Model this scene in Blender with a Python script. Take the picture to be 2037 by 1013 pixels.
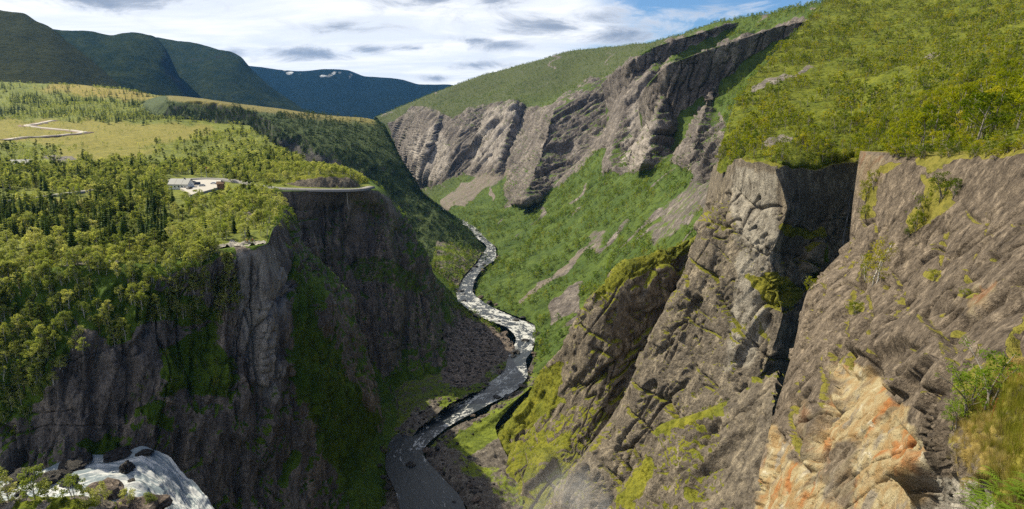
import bpy, bmesh, math, random
import numpy as np
from mathutils import Vector, Matrix
from mathutils.bvhtree import BVHTree

random.seed(7)
rng = np.random.default_rng(7)
for o in list(bpy.data.objects):
    bpy.data.objects.remove(o)
SC = bpy.context.scene
COL = SC.collection
Q = 2.1            # terrain mesh spacing in photograph pixels

# ------------------------------------------------------------------ camera
FPX, CX, CY = 1327.0, 1018.5, 506.5
PITCH = math.radians(13.0)
cam_d = bpy.data.cameras.new('camera')
cam_d.sensor_fit = 'HORIZONTAL'; cam_d.sensor_width = 36.0
cam_d.lens = 36.0 * FPX / 2037.0
cam_d.clip_start = 0.5; cam_d.clip_end = 60000
cam = bpy.data.objects.new('camera', cam_d); COL.objects.link(cam)
cam.location = (0, 0, 0); cam.rotation_euler = (math.radians(90) - PITCH, 0, 0)
SC.camera = cam

# ------------------------------------------------------------------ light
SUN_AZ = math.radians(64)      # left of the view direction
SUN_EL = math.radians(47)
sun_dir = Vector((-math.sin(SUN_AZ) * math.cos(SUN_EL), math.cos(SUN_AZ) * math.cos(SUN_EL), math.sin(SUN_EL)))
sl = bpy.data.lights.new('sun', 'SUN'); sl.energy = 5.0; sl.angle = math.radians(0.5); sl.color = (1.0, 0.90, 0.67)
so = bpy.data.objects.new('sun', sl); COL.objects.link(so)
so.rotation_euler = sun_dir.to_track_quat('Z', 'Y').to_euler()
SC.view_settings.view_transform = 'Standard'; SC.view_settings.look = 'None'
SC.view_settings.exposure = 0.72; SC.view_settings.gamma = 1.0; SC.view_settings.use_curve_mapping = False
SC.cycles.use_denoising = False
SC.cycles.max_bounces = 6; SC.cycles.diffuse_bounces = 4; SC.cycles.glossy_bounces = 2
SC.cycles.transmission_bounces = 4; SC.cycles.transparent_max_bounces = 6; SC.cycles.volume_bounces = 0

W = bpy.data.worlds.new('World'); SC.world = W; W.use_nodes = True


class NT:
    """small helper for writing node trees"""
    def __init__(s, tree): s.t = tree; s.n = tree.nodes; s.l = tree.links
    def new(s, typ, **kw):
        nd = s.n.new(typ)
        for k, v in kw.items():
            setattr(nd, k, v)
        return nd
    def link(s, a, b): s.l.new(a, b)
    def put(s, sock, v):
        if hasattr(v, 'is_linked') or hasattr(v, 'links'): s.l.new(v, sock)
        else: sock.default_value = v
    def math(s, op, a, b=0.0, c=None, clamp=False):
        nd = s.n.new('ShaderNodeMath'); nd.operation = op; nd.use_clamp = clamp
        s.put(nd.inputs[0], a); s.put(nd.inputs[1], b)
        if c is not None: s.put(nd.inputs[2], c)
        return nd.outputs[0]
    def vmath(s, op, a, b=(0, 0, 0)):
        nd = s.n.new('ShaderNodeVectorMath'); nd.operation = op
        s.put(nd.inputs[0], a); s.put(nd.inputs[1], b)
        return nd.outputs[0]
    def noise(s, vec, scale, detail=4.0, rough=0.55, dist=0.0, out='Fac'):
        nd = s.n.new('ShaderNodeTexNoise'); nd.inputs['Scale'].default_value = scale
        nd.inputs['Detail'].default_value = detail; nd.inputs['Roughness'].default_value = rough
        nd.inputs['Distortion'].default_value = dist
        s.link(vec, nd.inputs['Vector']); return nd.outputs[out]
    def voro(s, vec, scale, feature='F1', out='Distance'):
        nd = s.n.new('ShaderNodeTexVoronoi'); nd.feature = feature; nd.inputs['Scale'].default_value = scale
        s.link(vec, nd.inputs['Vector']); return nd.outputs[out]
    def ramp(s, fac, lo, hi, a=0.0, b=1.0):
        nd = s.n.new('ShaderNodeMapRange'); nd.interpolation_type = 'SMOOTHSTEP'
        s.put(nd.inputs['Value'], fac)
        nd.inputs['From Min'].default_value = lo; nd.inputs['From Max'].default_value = hi
        nd.inputs['To Min'].default_value = a; nd.inputs['To Max'].default_value = b
        return nd.outputs[0]
    def mix(s, fac, a, b, blend='MIX'):
        nd = s.n.new('ShaderNodeMix'); nd.data_type = 'RGBA'; nd.blend_type = blend; nd.clamp_factor = True
        s.put(nd.inputs[0], fac)
        for sk, v in ((nd.inputs[6], a), (nd.inputs[7], b)):
            s.put(sk, (*v, 1.0) if isinstance(v, tuple) and len(v) == 3 else v)
        return nd.outputs[2]
    def attr(s, name):
        nd = s.n.new('ShaderNodeAttribute'); nd.attribute_name = name; return nd.outputs['Fac']
    def mapping(s, vec, scale=(1, 1, 1), rot=(0, 0, 0), loc=(0, 0, 0)):
        nd = s.n.new('ShaderNodeMapping'); nd.inputs['Scale'].default_value = scale
        nd.inputs['Rotation'].default_value = rot; nd.inputs['Location'].default_value = loc
        s.link(vec, nd.inputs['Vector']); return nd.outputs[0]


def build_sky():
    n = NT(W.node_tree); n.n.clear()
    out = n.new('ShaderNodeOutputWorld'); bg = n.new('ShaderNodeBackground')
    sky = n.new('ShaderNodeTexSky', sky_type='NISHITA'); sky.sun_disc = False
    sky.sun_elevation = SUN_EL; sky.sun_rotation = -SUN_AZ
    sky.altitude = 700; sky.air_density = 1.0; sky.dust_density = 0.6; sky.ozone_density = 2.0
    tc = n.new('ShaderNodeTexCoord'); d = tc.outputs['Generated']
    sep = n.new('ShaderNodeSeparateXYZ'); n.link(d, sep.inputs[0])
    x, y, z = sep.outputs
    az = n.math('ARCTAN2', x, y)                       # 0 ahead, + to the right
    zz = n.math('MAXIMUM', z, 0.0)
    # cloud sheet far overhead: direction projected onto a plane
    inv = n.math('DIVIDE', 1.0, n.math('ADD', zz, 0.10))
    cmb = n.new('ShaderNodeCombineXYZ')
    n.link(n.math('MULTIPLY', x, inv), cmb.inputs[0]); n.link(n.math('MULTIPLY', y, inv), cmb.inputs[1])
    pl = cmb.outputs[0]
    veil = n.noise(n.mapping(pl, (0.55, 1.1, 1), (0, 0, 0.5)), 1.2, 5, 0.6, 0.5)
    side = n.ramp(az, 0.03, 0.24)                       # the veil thins out to the right of the valley
    veil2 = n.math('SUBTRACT', n.math('ADD', veil, 0.40), n.math('MULTIPLY', side, 0.60))
    veilf = n.ramp(veil2, 0.40, 0.78, 0.04, 1.0)
    # cumulus puffs: azimuth / elevation space
    el = n.math('ARCSINE', z)
    cv = n.new('ShaderNodeCombineXYZ'); n.link(az, cv.inputs[0]); n.link(el, cv.inputs[1])
    cw = n.mapping(cv.outputs[0], (1, 3.0, 1))
    wob = n.noise(cw, 9.0, 6, 0.66, 0.6)
    def blob(px, py, rx, ry):
        a0 = math.atan((px - CX) / FPX / math.cos(PITCH)); e0 = math.atan((200 - py) / FPX) * math.cos(a0)
        return n_len(n.vmath('MULTIPLY', n.vmath('SUBTRACT', cv.outputs[0], (a0, e0, 0)), (FPX / (1.25 * rx), FPX / (1.3 * ry), 0)))
    def n_len(v):
        nd = n.new('ShaderNodeVectorMath', operation='LENGTH'); n.link(v, nd.inputs[0]); return nd.outputs['Value']
    puffs = [(625, 112, 85, 15), (700, 65, 105, 13), (745, 104, 65, 13), (835, 103, 60, 10), (875, 14, 100, 18), (985, 14, 85, 19),
             (1090, 62, 140, 30), (1215, 78, 120, 20), (950, 88, 60, 10), (1010, 98, 70, 13), (955, 134, 70, 11), (880, 158, 30, 8),
             (500, 108, 30, 10), (1390, 30, 85, 18), (230, 10, 200, 22)]
    acc = None
    for p in puffs:
        b = blob(*p); acc = b if acc is None else n.math('MINIMUM', acc, b)
    acc = n.math('ADD', n.math('SUBTRACT', 1.0, acc), n.math('MULTIPLY', n.math('SUBTRACT', wob, 0.5), 4.6))
    # the same fair-weather puffs go on outside the picture
    away = n.ramp(n.math('ABSOLUTE', az), 0.75, 0.95)
    rest = n.math('MULTIPLY', n.math('SUBTRACT', n.noise(n.mapping(pl, (1, 1.6, 1)), 2.2, 3, 0.6), 0.56), 6.0)
    acc = n.math('MAXIMUM', acc, n.math('SUBTRACT', n.math('MULTIPLY', rest, away), n.math('MULTIPLY', n.math('SUBTRACT', 1.0, away), 3.0)))
    puff = n.ramp(acc, -0.15, 0.95)
    thick = n.ramp(n.math('ADD', acc, n.math('MULTIPLY', n.math('SUBTRACT', 0.5, wob), 1.6)), 0.15, 1.25)
    veil_c = n.mix(n.ramp(veil, 0.38, 0.66), (10.2, 10.8, 11.8), (13.2, 13.2, 13.2))
    puff_c = n.mix(thick, (9.6, 10.0, 10.8), (3.2, 3.9, 5.2))
    c = n.mix(veilf, n.mix(1.0, sky.outputs[0], (0.62, 0.95, 1.3), 'MULTIPLY'), veil_c)
    c = n.mix(n.math('MULTIPLY', puff, 0.92), c, puff_c)
    n.link(c, bg.inputs['Color']); bg.inputs['Strength'].default_value = 0.054
    n.link(bg.outputs[0], out.inputs[0])
    W.cycles.sampling_method = 'NONE'

build_sky()

# ------------------------------------------------------------------ pixel <-> place helpers (photograph pixels, 2037 x 1013)
CP, SP = math.cos(PITCH), math.sin(PITCH)
def P(px, py, Y):
    """world point seen at pixel (px,py) at forward distance Y"""
    u = (px - CX) / FPX; v = -(py - CY) / FPX
    k = Y / (CP + v * SP)
    return (u * k, Y, (v * CP - SP) * k)
def PZ(px, py, z):
    u = (px - CX) / FPX; v = -(py - CY) / FPX
    k = z / (v * CP - SP)
    return (u * k, (CP + v * SP) * k, z)
def proj(V):
    V = np.asarray(V, float)
    d = V[..., 1] * CP - V[..., 2] * SP
    up = V[..., 1] * SP + V[..., 2] * CP
    d = np.where(np.abs(d) < 1e-3, 1e-3, d)
    return CX + FPX * V[..., 0] / d, CY - FPX * up / d, d

# ------------------------------------------------------------------ numeric noise
def _h(ix, iy, iz, seed):
    with np.errstate(over='ignore'):
        h = (ix.astype(np.uint32) * np.uint32(374761393) + iy.astype(np.uint32) * np.uint32(668265263)
             + iz.astype(np.uint32) * np.uint32(2246822519) + np.uint32((seed * 3266489917) & 0xffffffff))
        h ^= h >> np.uint32(15); h *= np.uint32(2246822519); h ^= h >> np.uint32(13)
        h *= np.uint32(3266489917); h ^= h >> np.uint32(16)
    return h
_G = np.array([(1,1,0),(-1,1,0),(1,-1,0),(-1,-1,0),(1,0,1),(-1,0,1),(1,0,-1),(-1,0,-1),(0,1,1),(0,-1,1),(0,1,-1),(0,-1,-1),
               (1,1,0),(-1,1,0),(0,-1,1),(0,-1,-1)], np.float32)
def perlin(p, seed=0):
    p = np.asarray(p, np.float32); f = np.floor(p); i = f.astype(np.int64); r = p - f
    w = r * r * r * (r * (r * 6 - 15) + 10)
    tot = 0
    for dx in (0, 1):
        wx = w[..., 0] if dx else 1 - w[..., 0]
        for dy in (0, 1):
            wy = w[..., 1] if dy else 1 - w[..., 1]
            for dz in (0, 1):
                wz = w[..., 2] if dz else 1 - w[..., 2]
                g = _G[_h(i[..., 0] + dx, i[..., 1] + dy, i[..., 2] + dz, seed) & np.uint32(15)]
                dt = g[..., 0] * (r[..., 0] - dx) + g[..., 1] * (r[..., 1] - dy) + g[..., 2] * (r[..., 2] - dz)
                tot = tot + dt * wx * wy * wz
    return tot
def fbm(p, octv=4, seed=0, gain=0.5, ridged=False):
    p = np.asarray(p, np.float32); a, s, t = 1.0, 0.0, 0
    for k in range(octv):
        v = perlin(p * (2.03 ** k) + 17.3 * k, seed + k)
        if ridged: v = 0.5 - 2 * np.abs(v)
        t = t + a * v; s += a; a *= gain
    return t / s
def facets(p, seed=0, tilt=0.8, k=48.0):
    """broken-rock height: Voronoi cells, each a tilted plane, softly joined at the edges"""
    p = np.asarray(p, np.float32); b = np.floor(p - 0.5).astype(np.int64)
    num = np.zeros(p.shape[:-1], np.float32); den = num + 1e-9
    def u(h, s): return ((h >> np.uint32(s)) & np.uint32(255)).astype(np.float32) / 255.0
    for dx in (0, 1):
        for dy in (0, 1):
            for dz in (0, 1):
                c0, c1, c2 = b[..., 0] + dx, b[..., 1] + dy, b[..., 2] + dz
                h = _h(c0, c1, c2, seed)
                rx = p[..., 0] - c0 - (u(h, 0) * .7 + .15); ry = p[..., 1] - c1 - (u(h, 8) * .7 + .15); rz = p[..., 2] - c2 - (u(h, 16) * .7 + .15)
                w = np.exp(-k * np.minimum(rx * rx + ry * ry + rz * rz, 3.0))
                h2 = _h(c2, c0, c1, seed + 91)
                v = u(h2, 0) - .5 + 2 * tilt * ((u(h2, 8) - .5) * rx + (u(h2, 16) - .5) * ry + (u(h2, 24) - .5) * rz)
                num += w * v; den += w
    return num / den
def sstep(a, b, x):
    t = np.clip((x - a) / (b - a), 0, 1); return t * t * (3 - 2 * t)

# ------------------------------------------------------------------ lofted terrain
def pchip(x, y, xi):
    x = np.asarray(x, float); y = np.asarray(y, float); n = len(x)
    h = np.diff(x); hs = h.reshape((-1,) + (1,) * (y.ndim - 1)); dl = np.diff(y, axis=0) / hs
    m = np.zeros_like(y)
    if n == 2: m[:] = dl[0]
    else:
        w1 = 2 * hs[1:] + hs[:-1]; w2 = hs[1:] + 2 * hs[:-1]
        a, b = dl[:-1], dl[1:]; ok = a * b > 0
        with np.errstate(divide='ignore', invalid='ignore'):
            hm = (w1 + w2) / (w1 / np.where(ok, a, 1) + w2 / np.where(ok, b, 1))
        m[1:-1] = np.where(ok, hm, 0); m[0] = dl[0]; m[-1] = dl[-1]
    k = np.clip(np.searchsorted(x, xi, 'right') - 1, 0, n - 2)
    t = ((xi - x[k]) / h[k]).reshape((-1,) + (1,) * (y.ndim - 1)); H = hs[k]
    return ((2*t**3 - 3*t**2 + 1) * y[k] + (t**3 - 2*t**2 + t) * H * m[k] + (-2*t**3 + 3*t**2) * y[k+1] + (t**3 - t**2) * H * m[k+1])
def loft(rows, q=None, cap=900, smooth=0.6):
    """rows: equal-length lists of world points; returns a dense (nv,nu,3) grid, evenly spaced as the photograph sees it"""
    q = q or Q
    c = np.array(rows, float); px, py, dz_ = proj(c)
    for j in range(1, c.shape[1]):
        if (dz_[:, j] < 1).any(): px[:, j] = px[:, j - 1] + 40; py[:, j] = py[:, j - 1]
    px = np.clip(px, -250, 2290); py = np.clip(py, -200, 1200)
    du = np.maximum(np.hypot(np.diff(px, axis=1), np.diff(py, axis=1)).mean(0), 12)
    dv = np.maximum(np.hypot(np.diff(px, axis=0), np.diff(py, axis=0)).mean(1), 12)
    tu = np.r_[0, np.cumsum(du)]; tv = np.r_[0, np.cumsum(dv)]
    nu = int(min(cap, tu[-1] / q)) + 2; nv = int(min(cap, tv[-1] / q)) + 2
    ui = np.linspace(0, tu[-1], nu); vi = np.linspace(0, tv[-1], nv)
    def lin(x, y, xi):
        k = np.clip(np.searchsorted(x, xi, 'right') - 1, 0, len(x) - 2)
        t = ((xi - x[k]) / (x[k+1] - x[k])).reshape((-1,) + (1,) * (y.ndim - 1))
        return y[k] * (1 - t) + y[k+1] * t
    def itp(x, y, xi): return smooth * pchip(x, y, xi) + (1 - smooth) * lin(x, y, xi)
    g = itp(tu, np.swapaxes(c, 0, 1), ui)          # (nu,R,3)
    g = itp(tv, np.swapaxes(g, 0, 1), vi)          # (nv,nu,3)
    return g
def normals(g):
    a = np.gradient(g, axis=1); b = np.gradient(g, axis=0)
    n = np.cross(a, b); n /= np.maximum(np.linalg.norm(n, axis=-1, keepdims=True), 1e-9)
    return n
def inpoly(px, py, poly):
    r = np.zeros(px.shape, bool); n = len(poly); j = n - 1
    for i in range(n):
        xi, yi = poly[i]; xj, yj = poly[j]
        if yi != yj:
            r ^= ((yi > py) != (yj > py)) & (px < (xj - xi) * (py - yi) / (yj - yi) + xi)
        j = i
    return r
def blur(a, k):
    for _ in range(k):
        b = np.pad(a, 1, mode='edge')
        a = (b[1:-1, 1:-1] * 2 + b[:-2, 1:-1] + b[2:, 1:-1] + b[1:-1, :-2] + b[1:-1, 2:]) / 6
    return a

TERR = {}
def terrain(name, g, mat, label=None, attrs=None, toward=(0, -1, 0.6), kind='structure', parent=None):
    nv, nu = g.shape[:2]
    n = normals(g)
    flip = (n.reshape(-1, 3) @ np.array(toward)).mean() < 0
    if flip: n = -n
    idx = np.arange(nv * nu).reshape(nv, nu)
    q = np.stack([idx[:-1, :-1], idx[:-1, 1:], idx[1:, 1:], idx[1:, :-1]], -1).reshape(-1, 4)
    if flip: q = q[:, ::-1]
    me = bpy.data.meshes.new(name)
    me.vertices.add(nv * nu); me.vertices.foreach_set('co', g.reshape(-1).astype(np.float32))
    me.loops.add(len(q) * 4); me.loops.foreach_set('vertex_index', q.reshape(-1).astype(np.int32))
    me.polygons.add(len(q)); me.polygons.foreach_set('loop_start', np.arange(0, len(q) * 4, 4, dtype=np.int32))
    me.polygons.foreach_set('loop_total', np.full(len(q), 4, np.int32))
    me.polygons.foreach_set('use_smooth', np.ones(len(q), bool))
    me.update(calc_edges=True)
    for k, v in (attrs or {}).items():
        a = me.attributes.new(k, 'FLOAT', 'POINT'); a.data.foreach_set('value', np.asarray(v, np.float32).reshape(-1))
    gm = 0.5 + 1.1 * fbm(g / (5.0 * mat.get('sv', 5.0)), 3, 301); tn = 0.5 + 1.2 * fbm(g * np.array((1, 1, 0.5)) / (9.0 * mat.get('s', 5.0)), 3, 305)
    for k, v in (('gmix', gm), ('tone', tn)):
        if k in (attrs or {}): continue
        a = me.attributes.new(k, 'FLOAT', 'POINT'); a.data.foreach_set('value', np.clip(v, 0, 1).astype(np.float32).reshape(-1))
    me.materials.append(mat)
    ob = bpy.data.objects.new(name, me); COL.objects.link(ob); ob.parent = parent
    if kind: ob['kind'] = kind
    if label: ob['label'] = label
    TERR[name] = dict(g=g, n=n, ob=ob, **(attrs or {}))
    return ob
def frame_n(g, toward=(0, -1, 0.6)):
    n = normals(g)
    return -n if (n.reshape(-1, 3) @ np.array(toward)).mean() < 0 else n
# ------------------------------------------------------------------ materials
def new_mat(name):
    m = bpy.data.materials.new(name); m.use_nodes = True
    n = NT(m.node_tree); n.n.clear()
    out = n.new('ShaderNodeOutputMaterial'); b = n.new('ShaderNodeBsdfPrincipled')
    n.link(b.outputs[0], out.inputs[0]); b.inputs['Specular IOR Level'].default_value = 0.25
    return m, n, b, out
def plain(name, col, rough=0.7, metal=0.0, var=0.12, scale=3.0):
    m, n, b, o = new_mat(name)
    p = n.new('ShaderNodeTexCoord').outputs['Object']
    f = n.noise(p, scale, 4)
    c = n.mix(f, tuple(v * (1 - var) for v in col), tuple(min(1, v * (1 + var)) for v in col))
    n.link(c, b.inputs['Base Color']); b.inputs['Roughness'].default_value = rough; b.inputs['Metallic'].default_value = metal
    return m
def rock_mat(name, s, A, B, C, streak=(1, 1, 0.16), rot=(0, 0, 0), veg1=(0.045, 0.075, 0.014), veg2=(0.10, 0.13, 0.022), dry=(0.21, 0.155, 0.05),
             bump=0.8, crack=0.0, vegbump=0.7, sv=None, scree=(0.2, 0.165, 0.135), white=(0.40, 0.375, 0.33), quartz=False, cells=False, spec=0.12):
    """grey rock with stains and joints and a plant cover where the 'veg' attribute says so. s: grain size in metres"""
    sv = sv or s
    m, n, b, o = new_mat(name); m['s'] = s; m['sv'] = sv; b.inputs['Specular IOR Level'].default_value = spec
    pos = n.new('ShaderNodeNewGeometry').outputs['Position']
    pr = n.mapping(pos, streak, rot)
    st = n.noise(pr, 0.6 / s, 5, 0.7, 0.3)
    fine = n.noise(pos, 2.4 / s, 5, 0.75)
    c = n.mix(n.attr('tone'), A, B)
    c = n.mix(n.ramp(st, 0.46, 0.72), c, C)
    c = n.mix(n.ramp(st, 0.46, 0.30, 0.0, 0.8), c, tuple(v * 0.42 for v in A))
    c = n.mix(n.ramp(fine, 0.34, 0.62), n.mix(1.0, c, (0.5, 0.49, 0.49), 'MULTIPLY'), c)
    hgt = n.math('ADD', n.math('MULTIPLY', st, 0.9), n.math('MULTIPLY', fine, 1.1))
    if crack:
        wv = n.vmath('ADD', n.mapping(pos, (1, 1, 0.5), rot), n.vmath('SCALE', n.noise(pos, 0.5 / s, 2, out='Color')))
        edge = n.voro(wv, 0.22 / s, 'DISTANCE_TO_EDGE')
        c = n.mix(n.ramp(edge, 0.0, 0.035, crack, 0.0), c, tuple(v * 0.25 for v in A))
        hgt = n.math('SUBTRACT', hgt, n.math('MULTIPLY', n.ramp(edge, 0.0, 0.06, 1.0, 0.0), 0.5 * crack))
    if quartz:                                   # quartz / iron stained fresh rock
        q1 = n.noise(n.mapping(pos, streak, rot, (3, 1, 9)), 0.5 / s, 5, 0.6, 0.6)
        q2 = n.noise(n.mapping(pos, (1, 1, 0.6), rot), 0.22 / s, 4, 0.6, 0.8)
        qc = n.mix(n.ramp(q1, 0.38, 0.62), (0.29, 0.195, 0.095), (0.37, 0.31, 0.19))
        qc = n.mix(n.ramp(q2, 0.54, 0.66), qc, (0.34, 0.15, 0.055))
        qc = n.mix(n.ramp(q2, 0.42, 0.34), qc, (0.25, 0.215, 0.17))
        qc = n.mix(n.ramp(q1, 0.60, 0.72), qc, (0.50, 0.45, 0.35))
        qc = n.mix(n.ramp(st, 0.42, 0.28, 0.0, 0.7), qc, (0.14, 0.10, 0.07))
        c = n.mix(n.attr('tint'), c, qc)
    c = n.mix(n.math('MULTIPLY', n.attr('pale'), n.ramp(st, 0.3, 0.6)), c, white)
    if cells:
        cl = n.voro(pos, 1.3 / s, 'F1', 'Color')
        sepc = n.new('ShaderNodeSeparateColor'); n.link(cl, sepc.inputs[0])
        scc = n.mix(sepc.outputs[0], tuple(v * 0.5 for v in scree), tuple(v * 1.35 for v in scree))
    else: scc = n.mix(fine, tuple(v * 0.5 for v in scree), tuple(v * 1.4 for v in scree))
    c = n.mix(n.attr('scree'), c, scc)
    vn = n.noise(pos, 0.9 / sv, 5, 0.72)
    vm = n.ramp(n.math('ADD', n.attr('veg'), n.math('MULTIPLY', n.math('SUBTRACT', vn, 0.5), 1.1)), 0.44, 0.58)
    g = n.mix(n.attr('gmix'), veg1, veg2)
    g = n.mix(n.ramp(vn, 0.56, 0.38, 0.0, 0.7), g, tuple(x * 0.5 for x in veg1))
    g = n.mix(n.math('MULTIPLY', n.attr('dry'), n.ramp(vn, 0.3, 0.62, 0.4, 1.0)), g, dry)
    c = n.mix(vm, c, g)
    n.link(c, b.inputs['Base Color']); b.inputs['Roughness'].default_value = 0.88
    hm = n.new('ShaderNodeMix'); hm.data_type = 'FLOAT'; n.link(vm, hm.inputs[0]); n.link(hgt, hm.inputs[2]); n.link(n.math('MULTIPLY', vn, 2.2 * vegbump), hm.inputs[3])
    bp = n.new('ShaderNodeBump'); bp.inputs['Strength'].default_value = bump; bp.inputs['Distance'].default_value = 0.55 * s
    n.link(hm.outputs[0], bp.inputs['Height']); n.link(bp.outputs[0], b.inputs['Normal'])
    return m

M = {}
M['plateau'] = rock_mat('plateau_ground', 3.0, (0.13, 0.12, 0.11), (0.19, 0.17, 0.15), (0.32, 0.29, 0.26), veg1=(0.06, 0.10, 0.014), veg2=(0.16, 0.19, 0.026), dry=(0.245, 0.18, 0.042), sv=5)
M['left_cliff'] = rock_mat('shaded_cliff_rock', 3.2, (0.115, 0.102, 0.096), (0.20, 0.172, 0.152), (0.36, 0.295, 0.235), veg1=(0.045, 0.09, 0.01), veg2=(0.10, 0.15, 0.016), sv=2.6)
M['far_cliff'] = rock_mat('far_cliff_rock', 9.0, (0.115, 0.10, 0.095), (0.17, 0.15, 0.138), (0.33, 0.29, 0.26), streak=(1, 1, 0.3), rot=(0, math.radians(25), 0), veg1=(0.04, 0.075, 0.013), veg2=(0.085, 0.125, 0.02), dry=(0.062, 0.068, 0.032), sv=8, scree=(0.19, 0.16, 0.135), white=(0.4, 0.36, 0.33))
M['right_wall'] = rock_mat('right_wall_rock', 2.2, (0.09, 0.077, 0.064), (0.20, 0.17, 0.135), (0.35, 0.295, 0.22), streak=(1, 1, 0.6), rot=(0, math.radians(24), 0), veg1=(0.08, 0.105, 0.008), veg2=(0.18, 0.185, 0.014), sv=2.0, bump=0.9)
M['near_wall'] = rock_mat('near_wall_rock', 0.7, (0.07, 0.056, 0.045), (0.22, 0.178, 0.138), (0.32, 0.26, 0.20), streak=(1, 1, 0.75), rot=(0, math.radians(38), math.radians(10)), veg1=(0.075, 0.10, 0.008), veg2=(0.17, 0.17, 0.018), sv=0.8, quartz=True, crack=0.35, bump=0.9)
M['hillside'] = rock_mat('hillside_ground', 3.0, (0.16, 0.14, 0.12), (0.23, 0.2, 0.17), (0.36, 0.33, 0.29), veg1=(0.06, 0.09, 0.006), veg2=(0.15, 0.165, 0.010), sv=3)
M['mountain'] = rock_mat('mountain_ground', 22.0, (0.02, 0.022, 0.024), (0.032, 0.033, 0.033), (0.065, 0.062, 0.058), veg1=(0.012, 0.021, 0.012), veg2=(0.036, 0.046, 0.021), dry=(0.062, 0.06, 0.03), sv=16, streak=(1, 1, 0.35), spec=0.0)  # colours kept very dark to stand in for cloud shadow on these slopes
M['far_mountain'] = rock_mat('far_mountain_ground', 60.0, (0.008, 0.011, 0.014), (0.014, 0.017, 0.02), (0.024, 0.026, 0.03), veg1=(0.005, 0.010, 0.011), veg2=(0.009, 0.015, 0.014), sv=45, streak=(1, 1, 0.6), white=(0.8, 0.82, 0.86), spec=0.0)  # near-black colours carry the cloud shade over the distant range
M['floor'] = rock_mat('valley_floor_ground', 2.5, (0.10, 0.088, 0.08), (0.16, 0.14, 0.12), (0.28, 0.25, 0.21), veg1=(0.055, 0.095, 0.012), veg2=(0.15, 0.20, 0.02), sv=3, scree=(0.16, 0.13, 0.11), cells=True)
M['headland'] = rock_mat('headland_ground', 5.0, (0.08, 0.078, 0.078), (0.12, 0.115, 0.11), (0.2, 0.185, 0.17), veg1=(0.028, 0.055, 0.022), veg2=(0.055, 0.085, 0.03), dry=(0.19, 0.155, 0.045), sv=5)  # darkened copy of the plateau ground: the headland's shade is in the colour
# ------------------------------------------------------------------ the terrain
def jag(px, py, amp=14, sc=45, seed=5):
    q = np.stack([px / sc, py / sc, np.zeros_like(px)], -1)
    return px + amp * 2 * fbm(q, 3, seed), py + amp * 2 * fbm(q + 9.1, 3, seed + 3)
def paint(base, g, polys, soft=3, amp=14, sc=45):
    """polys: (polygon in photograph pixels, value); raises/lowers a surface attribute where that ground is seen"""
    px, py, _ = proj(g); jx, jy = jag(px, py, amp, sc)
    a = np.array(base, float) + np.zeros(g.shape[:2])
    for poly, val in polys:
        m = blur(inpoly(jx, jy, poly).astype(float), soft); a = a * (1 - m) + val * m
    return a
def rough(g, n, amp, size, seed, an=(1, 1, 0.4), fine=1.0, mask=None):
    """blocky rock relief along the normals. amp, size in metres"""
    p = g * np.array(an) / size
    wob = 0.35 * np.stack([perlin(p * 0.8 + 5, seed), perlin(p * 0.8 + 11, seed + 1), perlin(p * 0.8 + 19, seed + 2)], -1)
    d = 0.55 * facets(p * 0.55 + wob, seed + 3) + 0.33 * facets(p * 1.3 + wob, seed + 4) + fine * 0.18 * facets(p * 3.1 + wob, seed + 5) + 0.25 * fbm(p * 1.5, 4, seed + 6)
    d = d * amp
    if mask is not None: d = d * mask
    return g + n * d[..., None]
SLAB_TONE = [None]
def slabs(g, n, s, nrm, levels, seed, mask=None, crack=(), tilt=0.35, k=110.0, fb=0.0, fbs=10.0):
    """bedded rock: overlapping flat slabs elongated along s, stepped along the normals; long thin joints.
    levels: (length, width, step) in metres; crack: (length, width, depth)"""
    s = np.array(s, float); s /= np.linalg.norm(s); nrm = np.array(nrm, float); nrm -= s * (nrm @ s); nrm /= np.linalg.norm(nrm); e3 = np.cross(s, nrm)
    a, b, c = g @ s, g @ e3, g @ nrm
    d = np.zeros(g.shape[:2]); tone = np.zeros(g.shape[:2])
    for i, (L, w, st) in enumerate(levels):
        p = np.stack([a / L, b / w, c / (3 * w)], -1)
        p = p + 0.22 * np.stack([perlin(p * 1.3 + 3, seed + i), perlin(p * 1.3 + 9, seed + i + 20), 0 * a], -1)
        fv = facets(p, seed + 40 + i, tilt, k); d = d + st * fv
        if 1 <= i <= 3: tone = tone + fv * (0.9, 0.7, 0.5)[i - 1]
    if fb: d = d + fb * fbm(g / fbs, 5, seed + 70, 0.6)
    for i, (L, w, dep) in enumerate(crack):
        p = np.stack([a / L, b / w, c / (4 * w)], -1)
        v = perlin(p + 0.5 * np.stack([perlin(p * 2, seed + 81), perlin(p * 2 + 5, seed + 82), 0 * a], -1), seed + 90 + i)
        gate = sstep(-0.05, 0.2, perlin(p * 0.6 + 7, seed + 95 + i))
        d = d - dep * np.exp(-np.abs(v) / 0.03) * gate
        if i: p2 = np.stack([b / L, a / w, c / (4 * w)], -1); d = d - 0.7 * dep * np.exp(-np.abs(perlin(p2 + 3.3, seed + 60 + i)) / 0.03) * sstep(-0.02, 0.2, perlin(p2 * 0.7 + 1, seed + 65 + i))
    if mask is not None: d = d * mask
    SLAB_TONE[0] = np.clip(0.5 + tone + 0.35 * fbm(g / (levels[0][1] * 0.8), 4, seed + 99), 0, 1)
    return g + n * d[..., None]
def bumps(g, amp, size, seed, octv=4, mask=None):
    d = amp * fbm(g / size, octv, seed)
    if mask is not None: d = d * mask
    h = g.copy(); h[..., 2] += d; return h
Z0 = lambda g: np.zeros(g.shape[:2])

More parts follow.
